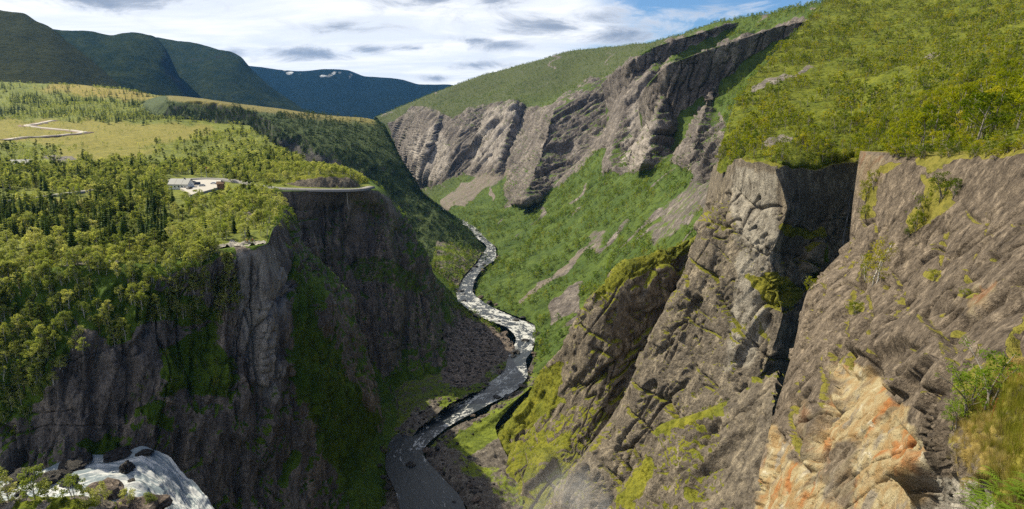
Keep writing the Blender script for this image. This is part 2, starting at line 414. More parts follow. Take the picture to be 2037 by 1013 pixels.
def beside(rows, Yt, dx):
    """let a surface run on past the right edge of the picture"""
    return [list(r) + [(r[-1][0] + dx, Yt, r[-1][2])] for r in rows]
def below(rows, dx, dy, dz):
    return [list(r) for r in rows] + [[(p[0] + dx, p[1] + dy, p[2] + dz) for p in rows[-1]]]
# -- base sheet under everything, out to the horizon
def base_sheet():
    a = np.linspace(-30000, 30000, 61); x, y = np.meshgrid(a, a)
    g = np.stack([x, y, np.full_like(x, -430.0)], -1)
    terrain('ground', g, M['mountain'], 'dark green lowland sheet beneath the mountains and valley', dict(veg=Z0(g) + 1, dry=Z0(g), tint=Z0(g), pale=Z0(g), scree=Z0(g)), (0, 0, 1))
base_sheet()

# -- far mountains
def mountain(name, sky, base, mat, amp, size, seed, label, back=900, snow=None, mid=None, dry=None, q=3.5, veg=0.9):
    sk = [P(*p) for p in sky]; bs = [P(*p) for p in base]
    bk = [(p[0] * (1 + back / p[1]), p[1] + back, p[2] - back * 0.5) for p in sk]
    r1 = [tuple(a * 0.55 + b * 0.45 for a, b in zip(s, t)) for s, t in zip(sk, bs)]
    r1 = [(p[0], p[1], p[2] + (mid or 0)) for p in r1]
    g = loft([bk, sk, r1, bs], q, smooth=0.85)
    w = np.ones(g.shape[:2]); n = frame_n(g)
    d = (0.5 * fbm(g / size, 5, seed, 0.5, ridged=True) + 0.8 * fbm(g / size, 3, seed + 5)) * amp * 0.6
    px, py, _ = proj(g)
    nv = g.shape[0]
    sk_fade = np.clip(np.abs(np.linspace(0, 1, nv) - 0.33) * 6, 0.25, 1)[:, None]
    g[..., 2] += d * sk_fade
    nz = frame_n(g)[..., 2]
    v = np.clip(veg + 0.9 * fbm(g / (size * 0.35), 4, seed + 9), 0, 1) - 0.4 * sstep(0.8, 0.6, nz)
    pale = Z0(g)
    if snow: pale = paint(0, g, snow, 1, 4, 14)
    if snow: v = v * (1 - pale)
    terrain(name, g, mat, label, dict(veg=v, dry=Z0(g) + (dry or 0), tint=Z0(g), pale=pale, scree=Z0(g)))
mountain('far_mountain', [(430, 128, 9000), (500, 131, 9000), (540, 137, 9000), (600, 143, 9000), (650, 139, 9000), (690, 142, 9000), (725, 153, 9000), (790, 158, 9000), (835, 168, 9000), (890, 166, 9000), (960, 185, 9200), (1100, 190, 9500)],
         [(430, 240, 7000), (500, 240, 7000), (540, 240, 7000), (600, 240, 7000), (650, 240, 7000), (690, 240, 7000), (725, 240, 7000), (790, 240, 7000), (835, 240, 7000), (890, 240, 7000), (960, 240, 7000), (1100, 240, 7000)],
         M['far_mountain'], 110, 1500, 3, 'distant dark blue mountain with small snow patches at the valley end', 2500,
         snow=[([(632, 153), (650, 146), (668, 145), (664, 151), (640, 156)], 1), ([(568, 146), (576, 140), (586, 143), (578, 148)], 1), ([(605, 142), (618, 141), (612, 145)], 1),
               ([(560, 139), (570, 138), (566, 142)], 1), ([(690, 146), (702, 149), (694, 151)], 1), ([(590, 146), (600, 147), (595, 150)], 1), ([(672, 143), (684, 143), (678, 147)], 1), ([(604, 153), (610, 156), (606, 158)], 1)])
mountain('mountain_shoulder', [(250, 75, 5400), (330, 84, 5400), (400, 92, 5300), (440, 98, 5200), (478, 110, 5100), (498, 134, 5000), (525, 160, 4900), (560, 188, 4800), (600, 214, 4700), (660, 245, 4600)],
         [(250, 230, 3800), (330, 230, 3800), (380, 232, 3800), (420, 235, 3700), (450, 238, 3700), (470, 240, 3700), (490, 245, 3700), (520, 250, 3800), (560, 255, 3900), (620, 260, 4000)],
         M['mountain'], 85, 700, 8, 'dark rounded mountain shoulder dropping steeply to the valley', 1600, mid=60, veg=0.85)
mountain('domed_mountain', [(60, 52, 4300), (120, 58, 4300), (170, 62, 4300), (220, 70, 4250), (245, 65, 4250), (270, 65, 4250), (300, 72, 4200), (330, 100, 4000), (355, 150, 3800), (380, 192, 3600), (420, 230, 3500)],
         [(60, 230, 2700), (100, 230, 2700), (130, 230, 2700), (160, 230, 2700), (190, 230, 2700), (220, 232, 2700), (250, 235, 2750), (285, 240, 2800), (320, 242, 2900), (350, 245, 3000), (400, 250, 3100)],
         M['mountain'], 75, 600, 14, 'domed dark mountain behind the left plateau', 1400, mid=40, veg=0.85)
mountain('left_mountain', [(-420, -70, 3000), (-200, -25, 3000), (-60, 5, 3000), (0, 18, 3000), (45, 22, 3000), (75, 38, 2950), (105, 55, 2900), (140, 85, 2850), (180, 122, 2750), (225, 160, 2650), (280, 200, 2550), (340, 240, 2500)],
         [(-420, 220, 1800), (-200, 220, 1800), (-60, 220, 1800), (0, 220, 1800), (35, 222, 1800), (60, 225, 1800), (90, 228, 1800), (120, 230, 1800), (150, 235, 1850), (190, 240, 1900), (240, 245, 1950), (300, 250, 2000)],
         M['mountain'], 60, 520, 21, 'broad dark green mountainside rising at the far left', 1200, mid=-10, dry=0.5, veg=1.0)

# -- left plateau with the forest, meadows and house
zr = -62
pl_rows = [
    [PZ(-330, 592, -68), PZ(-120, 570, -67), PZ(0, 552, -66), PZ(150, 534, -64), PZ(300, 516, -63), PZ(430, 497, -61.5), PZ(527, 483, -60)],
    [PZ(-330, 520, -63), PZ(-120, 508, -62), PZ(0, 500, -61), PZ(150, 490, -60), PZ(300, 476, -60), PZ(430, 462, -60), PZ(552, 445, -60)],
    [PZ(-330, 455, -60), PZ(-120, 448, -60), PZ(0, 442, -60), PZ(150, 436, -60), PZ(300, 430, -60), PZ(430, 424, -60), PZ(568, 412, -60)],
    [PZ(-330, 400, -60), PZ(-120, 396, -60), PZ(0, 394, -60), PZ(150, 392, -60), PZ(300, 390, -60), PZ(430, 386, -60), PZ(538, 380, -62)],
    [PZ(-330, 362, -60), PZ(-120, 362, -60), PZ(0, 362, -60), PZ(180, 363, -60), PZ(340, 364, -60), PZ(540, 366, -62), PZ(742, 372, -65)],
    [PZ(-330, 334, -58), PZ(-120, 334, -58), PZ(0, 334, -59), PZ(180, 336, -60), PZ(350, 338, -61), PZ(530, 340, -62), PZ(700, 352, -64)],
    [PZ(-330, 300, -54), PZ(-120, 302, -56), PZ(0, 303, -57), PZ(150, 304, -59), PZ(300, 305, -60), PZ(450, 304, -61), PZ(575, 306, -63)],
    [P(-330, 262, 1000), P(-120, 266, 1000), P(0, 268, 1000), P(130, 270, 1000), P(260, 272, 1000), P(390, 272, 1000), P(520, 272, 1010)],
    [P(-330, 232, 1350), P(-120, 236, 1330), P(0, 238, 1300), P(130, 241, 1280), P(260, 244, 1250), P(380, 247, 1240), P(490, 248, 1250)],
    [P(-330, 190, 1750), P(-120, 190, 1720), P(0, 190, 1700), P(100, 193, 1680), P(200, 198, 1650), P(300, 208, 1600), P(420, 226, 1500)],
    [P(-330, 158, 2100), P(-120, 160, 2050), P(0, 164, 2000), P(100, 167, 1950), P(200, 173, 1900), P(300, 187, 1850), P(420, 215, 1800)],
    [P(-330, 190, 2900), P(-120, 190, 2900), P(0, 190, 2900), P(100, 195, 2900), P(200, 205, 2900), P(300, 215, 2900), P(420, 235, 2900)],
]
g = loft(pl_rows, Q, smooth=0.9)
px, py, dd = proj(g)
yard = blur(inpoly(px, py, [(300, 352), (470, 345), (560, 372), (740, 366), (745, 382), (545, 384), (450, 400), (300, 395), (0, 416), (-80, 420), (-80, 395), (0, 385), (150, 372), (300, 352)]).astype(float), 8)
nearf = sstep(1500, 300, g[..., 1])
g = bumps(g, 7.0, 90, 31, 4, (1 - yard)); g = bumps(g, 2.2, 22, 33, 3, (1 - yard) * nearf)
outc = blur(inpoly(*jag(px, py, 8, 30), [(418, 482), (470, 478), (530, 480), (520, 490), (470, 500), (440, 515), (420, 500)]).astype(float), 2)
n = frame_n(g, (0, 0, 1)); g = rough(g, n, 4.5, 7, 41, (1, 1, 1), 1, outc)
veg = paint(1.0, g, [([(418, 484), (470, 478), (530, 480), (520, 492), (470, 500), (440, 515), (420, 500)], 0.0), ([(120, 527), (190, 515), (255, 522), (270, 530), (200, 536), (130, 538)], 0.2),
                     ([(225, 455), (250, 452), (245, 460)], .1), ([(85, 315), (125, 308), (160, 318), (120, 325)], .2), ([(485, 425), (510, 420), (515, 432), (480, 435)], .15)], 2, 7, 25)
dry = paint(0.15, g, [([(-300, 235), (0, 238), (170, 240), (420, 252), (430, 268), (330, 285), (230, 300), (0, 282), (-300, 282)], 0.6), ([(150, 165), (330, 190), (480, 205), (700, 232), (560, 226), (380, 205), (200, 195), (60, 178)], 0.9),
                      ([(100, 296), (240, 288), (330, 300), (250, 322), (130, 318)], 0.55), ([(90, 398), (180, 398), (190, 412), (120, 418)], .6)], 4, 8, 40)
pale = paint(0, g, [([(412, 478), (470, 474), (535, 478), (525, 494), (470, 503), (440, 518), (414, 502)], 1.0), ([(110, 524), (270, 512), (280, 532), (120, 542)], .9)], 3, 5, 25)
scree = paint(0, g, [([(376, 352), (442, 354), (442, 368), (430, 380), (372, 386), (356, 362)], 0.0)], 2)
terrain('plateau', g, M['plateau'], 'green forested plateau with meadows on the left of the gorge', dict(veg=veg, dry=dry, tint=Z0(g), pale=pale, scree=scree), (0, 0, 1))

# -- ravine wall and first buttress under the near rim
c1 = [
    # top tucked under the plateau, rim, then down
    [PZ(-330, 560, -69), PZ(-120, 540, -68), PZ(0, 525, -67), PZ(150, 510, -66), PZ(300, 498, -65), PZ(430, 484, -64), PZ(500, 474, -63), PZ(528, 440, -63), PZ(545, 412, -63), PZ(530, 385, -64), PZ(500, 376, -65)],
    [PZ(-330, 594, -68.5), PZ(-120, 572, -67), PZ(0, 554, -66), PZ(150, 536, -64), PZ(300, 518, -63), PZ(430, 499, -61.5), PZ(529, 484, -60), PZ(554, 446, -60), PZ(570, 413, -60), PZ(548, 390, -61), PZ(536, 380, -62)],
    [P(-330, 680, 229), P(-120, 660, 233), P(0, 645, 235), P(150, 620, 239), P(300, 585, 249), P(430, 560, 263), P(535, 560, 281), P(576, 505, 331), P(590, 450, 400), P(565, 440, 450), P(550, 420, 470)],
    [P(-330, 790, 216), P(-120, 770, 220), P(0, 750, 222), P(150, 715, 226), P(300, 690, 241), P(430, 660, 260), P(545, 650, 279), P(625, 585, 330), P(640, 520, 405), P(600, 500, 455), P(575, 480, 468)],
    [P(-330, 870, 211), P(-120, 850, 215), P(0, 835, 218), P(150, 810, 222), P(300, 790, 236), P(430, 770, 254), P(555, 760, 277), P(665, 680, 335), P(690, 600, 410), P(650, 590, 455), P(620, 560, 467)],
    [P(-330, 945, 207), P(-120, 930, 211), P(0, 915, 214), P(150, 885, 218), P(300, 870, 231), P(430, 870, 248), P(570, 870, 275), P(715, 760, 350), P(730, 690, 415), P(710, 680, 450), P(690, 660, 465)],
    [P(-330, 1010, 203), P(-120, 990, 207), P(0, 975, 210), P(150, 930, 215), P(300, 925, 228), P(435, 980, 243), P(590, 980, 272), P(752, 850, 372), P(760, 760, 420), P(750, 740, 450), P(740, 720, 465)],
    [P(-330, 1090, 204), P(-120, 1070, 208), P(0, 1050, 211), P(150, 1010, 215), P(310, 1030, 226), P(450, 1090, 238), P(620, 1100, 268), P(770, 960, 330), P(800, 850, 390), P(800, 800, 440), P(790, 770, 465)],
    [P(-330, 1200, 198), P(-120, 1190, 202), P(0, 1170, 206), P(150, 1150, 210), P(320, 1170, 221), P(470, 1230, 232), P(660, 1240, 262), P(815, 1120, 285), P(850, 950, 345), P(850, 850, 400), P(840, 800, 450)],
]
g = loft(c1, Q * 1.15, smooth=0.75)
nv = g.shape[0]; vv = np.linspace(0, 1, nv)[:, None]
n = frame_n(g, (0.5, -1, 0.2)); steep = sstep(0.85, 0.5, n[..., 2])
m = steep * sstep(0.06, 0.16, vv)
top_ = sstep(.34, .14, vv); g = bumps(g, 7.0, 90, 31, 4, top_); g = bumps(g, 2.2, 22, 33, 3, top_); n = frame_n(g, (0.5, -1, 0.2))
# plunging ribs and chimneys
g = slabs(g, n, (0.12, 0, 1), (0.3, -1, 0), [(70, 22, 9), (34, 9, 5), (13, 3.6, 2.2), (5, 1.5, .8)], 51, m, [(80, 14, 5), (30, 7, 2.5)], 0.6, 70, 4.0, 26)
n = frame_n(g, (0.5, -1, 0.2))
veg = sstep(0.42, 0.72, n[..., 2] + 0.22 * fbm(g / 18, 3, 60))
veg = paint(veg, g, [([(0, 540), (140, 530), (300, 560), (420, 600), (460, 650), (300, 640), (230, 690), (120, 720), (60, 830), (-40, 840), (-40, 560)], 0.85), ([(330, 690), (420, 650), (470, 720), (455, 790), (380, 780), (320, 790), (250, 800)], 0.78),
                     ([(240, 790), (330, 800), (345, 855), (290, 845)], 0.85), ([(150, 880), (220, 868), (260, 885), (230, 905), (160, 900)], 0.9), ([(570, 490), (605, 545), (650, 680), (745, 800), (800, 1010), (690, 1010), (640, 900), (580, 760), (585, 600)], 0.72),
                     ([(490, 620), (520, 620), (530, 660), (495, 680)], .7), ([(470, 500), (560, 480), (575, 580), (560, 780), (480, 760), (465, 600)], 0.08), ([(150, 640), (230, 690), (300, 640), (330, 760), (200, 870), (60, 880)], 0.15)], 5, 16, 40)
terrain('gorge_cliff', g, M['left_cliff'], 'steep dark gorge wall below the wooded rim above the waterfall', dict(tone=SLAB_TONE[0], veg=veg, dry=Z0(g), tint=Z0(g), pale=paint(0, g, [([(465, 505), (560, 485), (570, 560), (565, 800), (520, 800), (480, 690)], 0.55)], 6, 12, 30), scree=Z0(g)), (0.5, -1, 0.2))

# -- second buttress carrying the road
c2 = [
    [P(460, 368, 520), P(560, 364, 530), P(630, 362, 540), P(690, 360, 550), P(715, 361, 560), P(710, 360, 600), P(700, 355, 680), P(660, 345, 800)],
    [PZ(505, 381, -62.5), PZ(560, 380.5, -62.7), PZ(630, 380, -63.5), PZ(695, 379, -64.5), PZ(745, 376, -65.5), P(752, 374, 560), P(735, 360, 680), P(690, 345, 800)],
    [P(520, 430, 470), P(575, 430, 472), P(640, 430, 486), P(712, 425, 500), P(795, 445, 522), P(800, 430, 580), P(780, 410, 680), P(730, 390, 800)],
    [P(545, 500, 466), P(595, 510, 468), P(660, 510, 480), P(730, 505, 496), P(838, 520, 514), P(850, 500, 590), P(820, 470, 690), P(780, 450, 800)],
    [P(570, 590, 462), P(615, 600, 464), P(685, 610, 474), P(750, 605, 488), P(862, 600, 506), P(870, 570, 590), P(850, 530, 690), P(820, 500, 800)],
    [P(610, 690, 452), P(650, 700, 456), P(715, 710, 464), P(775, 700, 476), P(882, 680, 500), P(890, 630, 590), P(880, 570, 690), P(850, 530, 800)],
    [P(640, 770, 440), P(690, 775, 445), P(745, 770, 455), P(800, 760, 462), P(900, 745, 486), P(920, 680, 590), P(910, 600, 690), P(890, 550, 800)],
    [P(660, 840, 415), P(720, 840, 420), P(775, 835, 424), P(830, 825, 432), P(920, 790, 458), P(960, 730, 560), P(950, 650, 660), P(930, 580, 800)],
]
g = loft(c2, Q, smooth=0.7)
nv = g.shape[0]; vv = np.linspace(0, 1, nv)[:, None]
n = frame_n(g, (0.5, -1, 0.2)); m = sstep(0.85, 0.5, n[..., 2]) * sstep(0.13, 0.2, vv)
g = slabs(g, n, (0.05, 0, 1), (0.3, -1, 0), [(130, 30, 11), (60, 12, 6), (24, 5, 2.6), (10, 2.5, 1.2)], 71, m, [(150, 20, 7), (60, 10, 3)], 0.6, 70, 4.0, 35)
n = frame_n(g, (0.5, -1, 0.2))
veg = sstep(0.45, 0.75, n[..., 2] + 0.2 * fbm(g / 22, 3, 60))
veg = paint(veg, g, [([(720, 500), (800, 520), (850, 560), (840, 600), (760, 570), (700, 560)], 0.55), ([(690, 390), (760, 390), (810, 470), (790, 500), (720, 450)], 0.45), ([(660, 745), (900, 735), (930, 800), (700, 850)], 0.75)], 5, 18, 45)
terrain('road_cliff', g, M['left_cliff'], 'tall shadowed cliff buttress with the road along its top edge', dict(tone=SLAB_TONE[0], veg=veg, dry=Z0(g), tint=Z0(g), pale=Z0(g), scree=Z0(g)), (0.5, -1, 0.2))

# -- knob with the rock cut behind the road
kn = [
    [P(500, 330, 640), P(560, 330, 640), P(620, 336, 640), P(680, 344, 640), P(720, 358, 640), P(735, 368, 640)],
    [P(500, 342, 560), P(560, 338, 560), P(625, 336, 555), P(675, 341, 552), P(705, 355, 550), P(722, 371, 548)],
    [P(505, 362, 515), P(555, 358, 507), P(610, 350, 506), P(660, 346, 508), P(695, 350, 511), P(716, 370, 516)],
    [P(505, 373, 506), P(555, 375, 497), P(612, 376, 496), P(662, 376.5, 499), P(700, 376.5, 502), P(718, 375, 508)],
    [P(505, 384, 503), P(555, 386, 494), P(612, 387, 493), P(662, 387, 496), P(700, 387, 499), P(718, 386, 505)],
]
g = loft(kn, 1.8, smooth=0.5); n = frame_n(g); m = sstep(0.85, 0.5, n[..., 2])
g = rough(g, n, 2.6, 7, 85, (1, 1, 0.6), 1.2, m * 0.7 + 0.1); n = frame_n(g)
veg = paint(sstep(0.5, 0.75, n[..., 2]), g, [([(560, 366), (620, 354), (690, 352), (714, 372), (690, 376), (540, 376)], 0.05)], 2, 4, 12)
terrain('road_knoll', g, M['far_cliff'] if False else M['right_wall'], 'small tree topped knoll with a rock cut above the road', dict(veg=veg, dry=Z0(g), tint=Z0(g), pale=Z0(g), scree=Z0(g)))

# -- third headland: wooded hump beyond the road
h3 = [
    [P(180, 210, 2400), P(260, 210, 2300), P(330, 215, 2200), P(420, 222, 2100), P(500, 230, 2000), P(580, 238, 1900), P(650, 250, 1800), P(700, 280, 1700), P(740, 330, 1700)],
    [P(180, 178, 1750), P(260, 183, 1700), P(330, 190, 1650), P(400, 196, 1600), P(480, 207, 1520), P(560, 217, 1450), P(640, 228, 1350), P(745, 239, 1250), P(760, 255, 1500)],
    [P(180, 200, 1550), P(260, 200, 1480), P(340, 202, 1360), P(410, 201, 1315), P(480, 213, 1262), P(560, 232, 1225), P(640, 250, 1190), P(774, 280, 1180), P(778, 285, 1450)],
    [P(180, 228, 1350), P(260, 232, 1330), P(340, 238, 1335), P(420, 244, 1288), P(500, 256, 1235), P(585, 282, 1150), P(680, 296, 1105), P(802, 332, 1120), P(800, 330, 1400)],
    [P(180, 250, 1300), P(260, 255, 1290), P(345, 262, 1270), P(430, 275, 1235), P(515, 300, 1190), P(608, 335, 1120), P(705, 358, 1075), P(835, 394, 1080), P(830, 380, 1380)],
    [P(180, 280, 1250), P(260, 290, 1240), P(350, 300, 1225), P(450, 320, 1200), P(540, 350, 1160), P(650, 400, 1090), P(752, 432, 1050), P(878, 430, 1040), P(870, 410, 1350)],
    [P(180, 310, 1200), P(260, 320, 1190), P(355, 340, 1180), P(470, 370, 1165), P(580, 410, 1120), P(690, 462, 1055), P(797, 492, 1000), P(925, 470, 1010), P(900, 430, 1300)],
    [P(180, 340, 1160), P(260, 360, 1150), P(360, 390, 1140), P(490, 430, 1120), P(620, 480, 1060), P(745, 520, 980), P(855, 560, 830), P(978, 523, 965), P(930, 455, 1250)],
    [P(180, 380, 1060), P(260, 400, 1060), P(370, 440, 1030), P(520, 500, 980), P(660, 550, 870), P(800, 590, 800), P(900, 610, 730), P(1010, 560, 900), P(960, 480, 1200)],
]
h3 = [[(p[0], p[1], p[2] - dz) for p, dz in zip(r, (60, 30, 0, 0, 0, 0, 0, 0, 0))] for r in h3]
g = loft(h3, Q * 1.05, smooth=0.8); n = frame_n(g, (0.3, -1, 0.5))
px, py, _ = proj(g)
scar = blur(inpoly(*jag(px, py, 8, 40), [(340, 200), (410, 198), (480, 212), (570, 232), (620, 262), (660, 300), (560, 300), (500, 262), (420, 252), (350, 240)]).astype(float), 6)
g = bumps(g, 10, 80, 91, 4, sstep(0.22, 0.35, np.linspace(0, 1, g.shape[0])[:, None]) + 0.15)
n = frame_n(g, (0.3, -1, 0.5)); g = rough(g, n, 14, 45, 95, (1, 1, 0.5), 1, sstep(0.8, 0.5, n[..., 2])); n = frame_n(g, (0.3, -1, 0.5))
veg = 0.55 + 0.45 * sstep(0.4, 0.7, n[..., 2])
veg = paint(veg, g, [([(545, 288), (610, 300), (700, 330), (790, 400), (810, 440), (740, 430), (640, 370), (560, 320)], 0.3), ([(400, 240), (435, 240), (430, 250), (405, 250)], 0)], 5, 14, 45)
dry = paint(0.1, g, [([(330, 188), (480, 203), (745, 234), (745, 246), (600, 236), (480, 214), (340, 203)], 0.9)], 3, 5, 30)
terrain('wooded_headland', g, M['headland'], 'dark wooded headland beyond the road above the river bend', dict(veg=veg, dry=dry, tint=Z0(g), pale=Z0(g), scree=Z0(g)), (0.3, -1, 0.5))

# -- right side of the valley: river bank, forest slope, cliffs, upland, skyline.  Columns run down-valley from far to near
rs = [
    # bank, lower talus, foot of cliffs, mid cliff, cliff top, upland, skyline, behind
    [P(815, 390, 2300), P(800, 360, 2350), P(790, 330, 2350), P(782, 290, 2400), P(765, 250, 2500), P(755, 240, 2550), P(748, 233, 2600), P(740, 245, 3000)],
    [P(835, 395, 1950), P(832, 370, 2050), P(815, 335, 2100), P(806, 285, 2180), P(815, 235, 2280), P(815, 222, 2380), P(812, 207, 2500), P(800, 225, 3000)],
    [P(866, 412, 1640), P(872, 385, 1780), P(858, 350, 1900), P(848, 285, 2000), P(856, 222, 2120), P(858, 207, 2300), P(862, 186, 2500), P(850, 215, 3000)],
    [P(898, 432, 1420), P(925, 390, 1600), P(925, 352, 1740), P(925, 285, 1850), P(940, 212, 2000), P(950, 190, 2300), P(960, 150, 2600), P(950, 200, 3200)],
    [P(930, 452, 1280), P(975, 400, 1480), P(985, 345, 1620), P(1000, 275, 1740), P(1015, 200, 1900), P(1040, 170, 2200), P(1070, 122, 2650), P(1060, 190, 3300)],
    [P(955, 472, 1160), P(1010, 425, 1330), P(1035, 385, 1440), P(1070, 300, 1600), P(1090, 205, 1780), P(1125, 165, 2150), P(1150, 99, 2650), P(1150, 180, 3300)],
    [P(990, 496, 1030), P(1045, 440, 1200), P(1090, 385, 1330), P(1130, 310, 1450), P(1165, 180, 1640), P(1200, 150, 2000), P(1230, 92, 2500), P(1230, 170, 3200)],
    [P(985, 520, 960), P(1070, 455, 1080), P(1140, 370, 1180), P(1190, 290, 1300), P(1240, 150, 1500), P(1270, 120, 1800), P(1300, 86, 2200), P(1320, 160, 3000)],
    [P(950, 556, 840), P(1080, 480, 930), P(1190, 380, 1010), P(1250, 290, 1120), P(1300, 110, 1330), P(1350, 90, 1600), P(1390, 60, 1850), P(1420, 140, 2600)],
    [P(945, 592, 730), P(1085, 510, 800), P(1220, 410, 840), P(1310, 310, 900), P(1350, 180, 1060), P(1420, 95, 1290), P(1450, 41, 1500), P(1500, 130, 2200)],
    [P(1010, 622, 660), P(1130, 550, 690), P(1270, 430, 710), P(1370, 320, 760), P(1430, 215, 900), P(1530, 95, 1000), P(1570, 24, 1250), P(1600, 100, 1900)],
    [P(1066, 650, 600), P(1160, 590, 600), P(1300, 470, 600), P(1420, 340, 600), P(1500, 230, 640), P(1610, 100, 800), P(1670, 0, 1050), P(1720, 60, 1700)],
    [P(1062, 690, 545), P(1160, 640, 535), P(1300, 540, 520), P(1430, 400, 510), P(1540, 260, 520), P(1680, 120, 650), P(1800, 20, 1250), P(1850, 60, 1700)],
    [P(1060, 745, 480), P(1150, 710, 465), P(1280, 620, 450), P(1420, 500, 440), P(1540, 340, 430), P(1720, 160, 560), P(1900, 0, 1250), P(1950, 60, 1700)],
]
rsT = [list(r) for r in zip(*rs)]
g = loft(rsT, Q * 0.95, smooth=0.8)
px, py, _ = proj(g)
# stepped cliff line: faces looking at the viewer (shaded) and faces looking left (sunlit)
def zig(x, brk):
    xs = [b[0] for b in brk]; ys = [b[1] for b in brk]; return np.interp(x, xs, ys)
nv, nu = g.shape[:2]
sx, sy = jag(px, py, 7, 60, 12)
cl = blur(inpoly(sx, sy, [(770, 245), (830, 215), (860, 215), (900, 235), (950, 205), (1000, 198), (1050, 215), (1100, 208), (1160, 165), (1210, 150), (1300, 92), (1370, 70), (1440, 45), (1440, 62), (1330, 120), (1250, 180),
    (1300, 140), (1380, 110), (1480, 72), (1600, 33), (1600, 50), (1530, 85), (1440, 150), (1420, 210), (1440, 240), (1460, 330), (1400, 360), (1330, 320), (1250, 345), (1200, 345), (1205, 290), (1150, 345), (1065, 402), (1000, 412), (1012, 345), (900, 352), (840, 375), (800, 330)]).astype(float), 4)
wide = np.maximum(blur(cl, 60), 0)
wide = np.maximum(wide, cl * 0.6)
slant = px + 0.32 * (py - 300)                     # facets lean with the strata
facet = zig(slant, [(780, 0), (850, -25), (862, 10), (905, -15), (940, 35), (955, 0), (1000, -15), (1018, 40), (1050, -40), (1075, -140), (1185, 130), (1200, -40), (1215, -95), (1262, 45), (1285, -110), (1345, 70), (1375, -70), (1440, 60), (1500, 0), (1700, 0)])
wide = blur(wide, 14); g[..., 1] += facet * wide; g[..., 0] += facet * wide * (px - CX) / FPX; g[..., 2] += facet * wide * (CY - py - 306) / FPX
band = np.clip(cl * 1.3, 0, 1)
slabm = blur(inpoly(*jag(px, py, 9, 30), [(1075, 658), (1098, 592), (1160, 550), (1185, 545), (1150, 615), (1095, 668)]).astype(float), 4)
n = frame_n(g, (-0.6, -0.6, 0.6))
size = np.clip(g[..., 1] / 28, 14, 60)
pz = g * np.array((1, 1, 0.33))
wob = 0.3 * np.stack([perlin(pz / 60, 3), perlin(pz / 60 + 7, 4), perlin(pz / 60 + 13, 5)], -1)
# strata dip: shear so that broken edges run diagonally
sh = np.stack([g[..., 0] + 0.45 * g[..., 2], g[..., 1], g[..., 2] * 0.35], -1)
g = slabs(g, n, (0.55, 0.1, 0.8), (-0.7, -0.7, 0.2), [(300, 75, 17), (130, 30, 10), (55, 12, 5.5), (24, 6, 3)], 101, np.maximum(np.maximum(blur(band, 8), 0.12), 0.4 * slabm), [(260, 40, 14), (120, 20, 7)], 0.5, 80, 6, 60)
g = bumps(g, 9, 120, 107, 4, (1 - band) * sstep(0.0, 0.1, np.linspace(0, 1, nv)[:, None]))
n = frame_n(g, (-0.6, -0.6, 0.6)); nz = n[..., 2]
veg = 1 - band * (1.0 - 0.6 * sstep(0.72, 0.88, nz + 0.2 * fbm(g / 70, 3, 5)))
rockspots = fbm(g / 45, 4, 111)
uu_ = np.linspace(0, 34, nu)[None, :] + 0 * g[..., 0]; gull = fbm(np.stack([uu_ + 1.2 * fbm(g / 90, 2, 71), np.linspace(0, 5, nv)[:, None] + 0 * uu_, 0 * uu_], -1), 4, 115)
low = sstep(700, 560, g[..., 1]) * sstep(0.05, 0.3, np.linspace(0, 1, nv)[:, None])
veg = veg - 0.75 * sstep(0.2, 0.32, gull) * (1 - band) * sstep(0.02, 0.1, np.linspace(0, 1, nv)[:, None])
veg = veg - 0.7 * sstep(0.12, 0.3, rockspots) * sstep(0.75, 0.55, nz) * (1 - band)
veg = paint(veg, g, [([(1025, 600), (1110, 535), (1165, 492), (1176, 496), (1120, 542), (1036, 606)], 0.2), ([(870, 400), (930, 360), (1010, 325), (1015, 345), (960, 375), (930, 410), (880, 420)], 0.4),
                     ([(1310, 420), (1400, 340), (1455, 260), (1455, 400), (1390, 430), (1300, 500), (1290, 460)], 0.45), ([(1100, 592), (1160, 552), (1150, 615), (1090, 650)], 0.18), ([(1170, 465), (1215, 455), (1200, 500), (1165, 500)], 0.45),
                     ([(1075, 560), (1120, 450), (1180, 440), (1200, 380), (1230, 360), (1100, 500)], 0.9)], 3, 9, 35)
scree = paint(0, g, [([(1025, 600), (1110, 535), (1165, 492), (1176, 496), (1120, 542), (1036, 606)], 0.9), ([(870, 400), (930, 360), (1010, 325), (1015, 345), (960, 375), (930, 410), (880, 420)], 0.6), ([(940, 400), (1000, 355), (1020, 360), (990, 400), (960, 430)], .6), ([(1170, 465), (1215, 455), (1200, 500), (1165, 500)], .3)], 3, 7, 30)
terrain('valley_slope', g, M['far_cliff'], 'sunlit far side of the valley with pale cliffs above green slopes', dict(tone=SLAB_TONE[0], veg=veg, dry=0.12 + 0.75 * sstep(1500, 2100, g[..., 1]), tint=Z0(g), pale=paint(0, g, [([(810, 290), (860, 250), (900, 300), (880, 350), (840, 372)], 0.6), ([(960, 225), (1030, 205), (1040, 260), (980, 330), (930, 330)], 0.5), ([(1260, 190), (1300, 170), (1300, 330), (1230, 340)], 0.5)], 5, 10, 40), scree=scree), (-0.6, -0.6, 0.6))

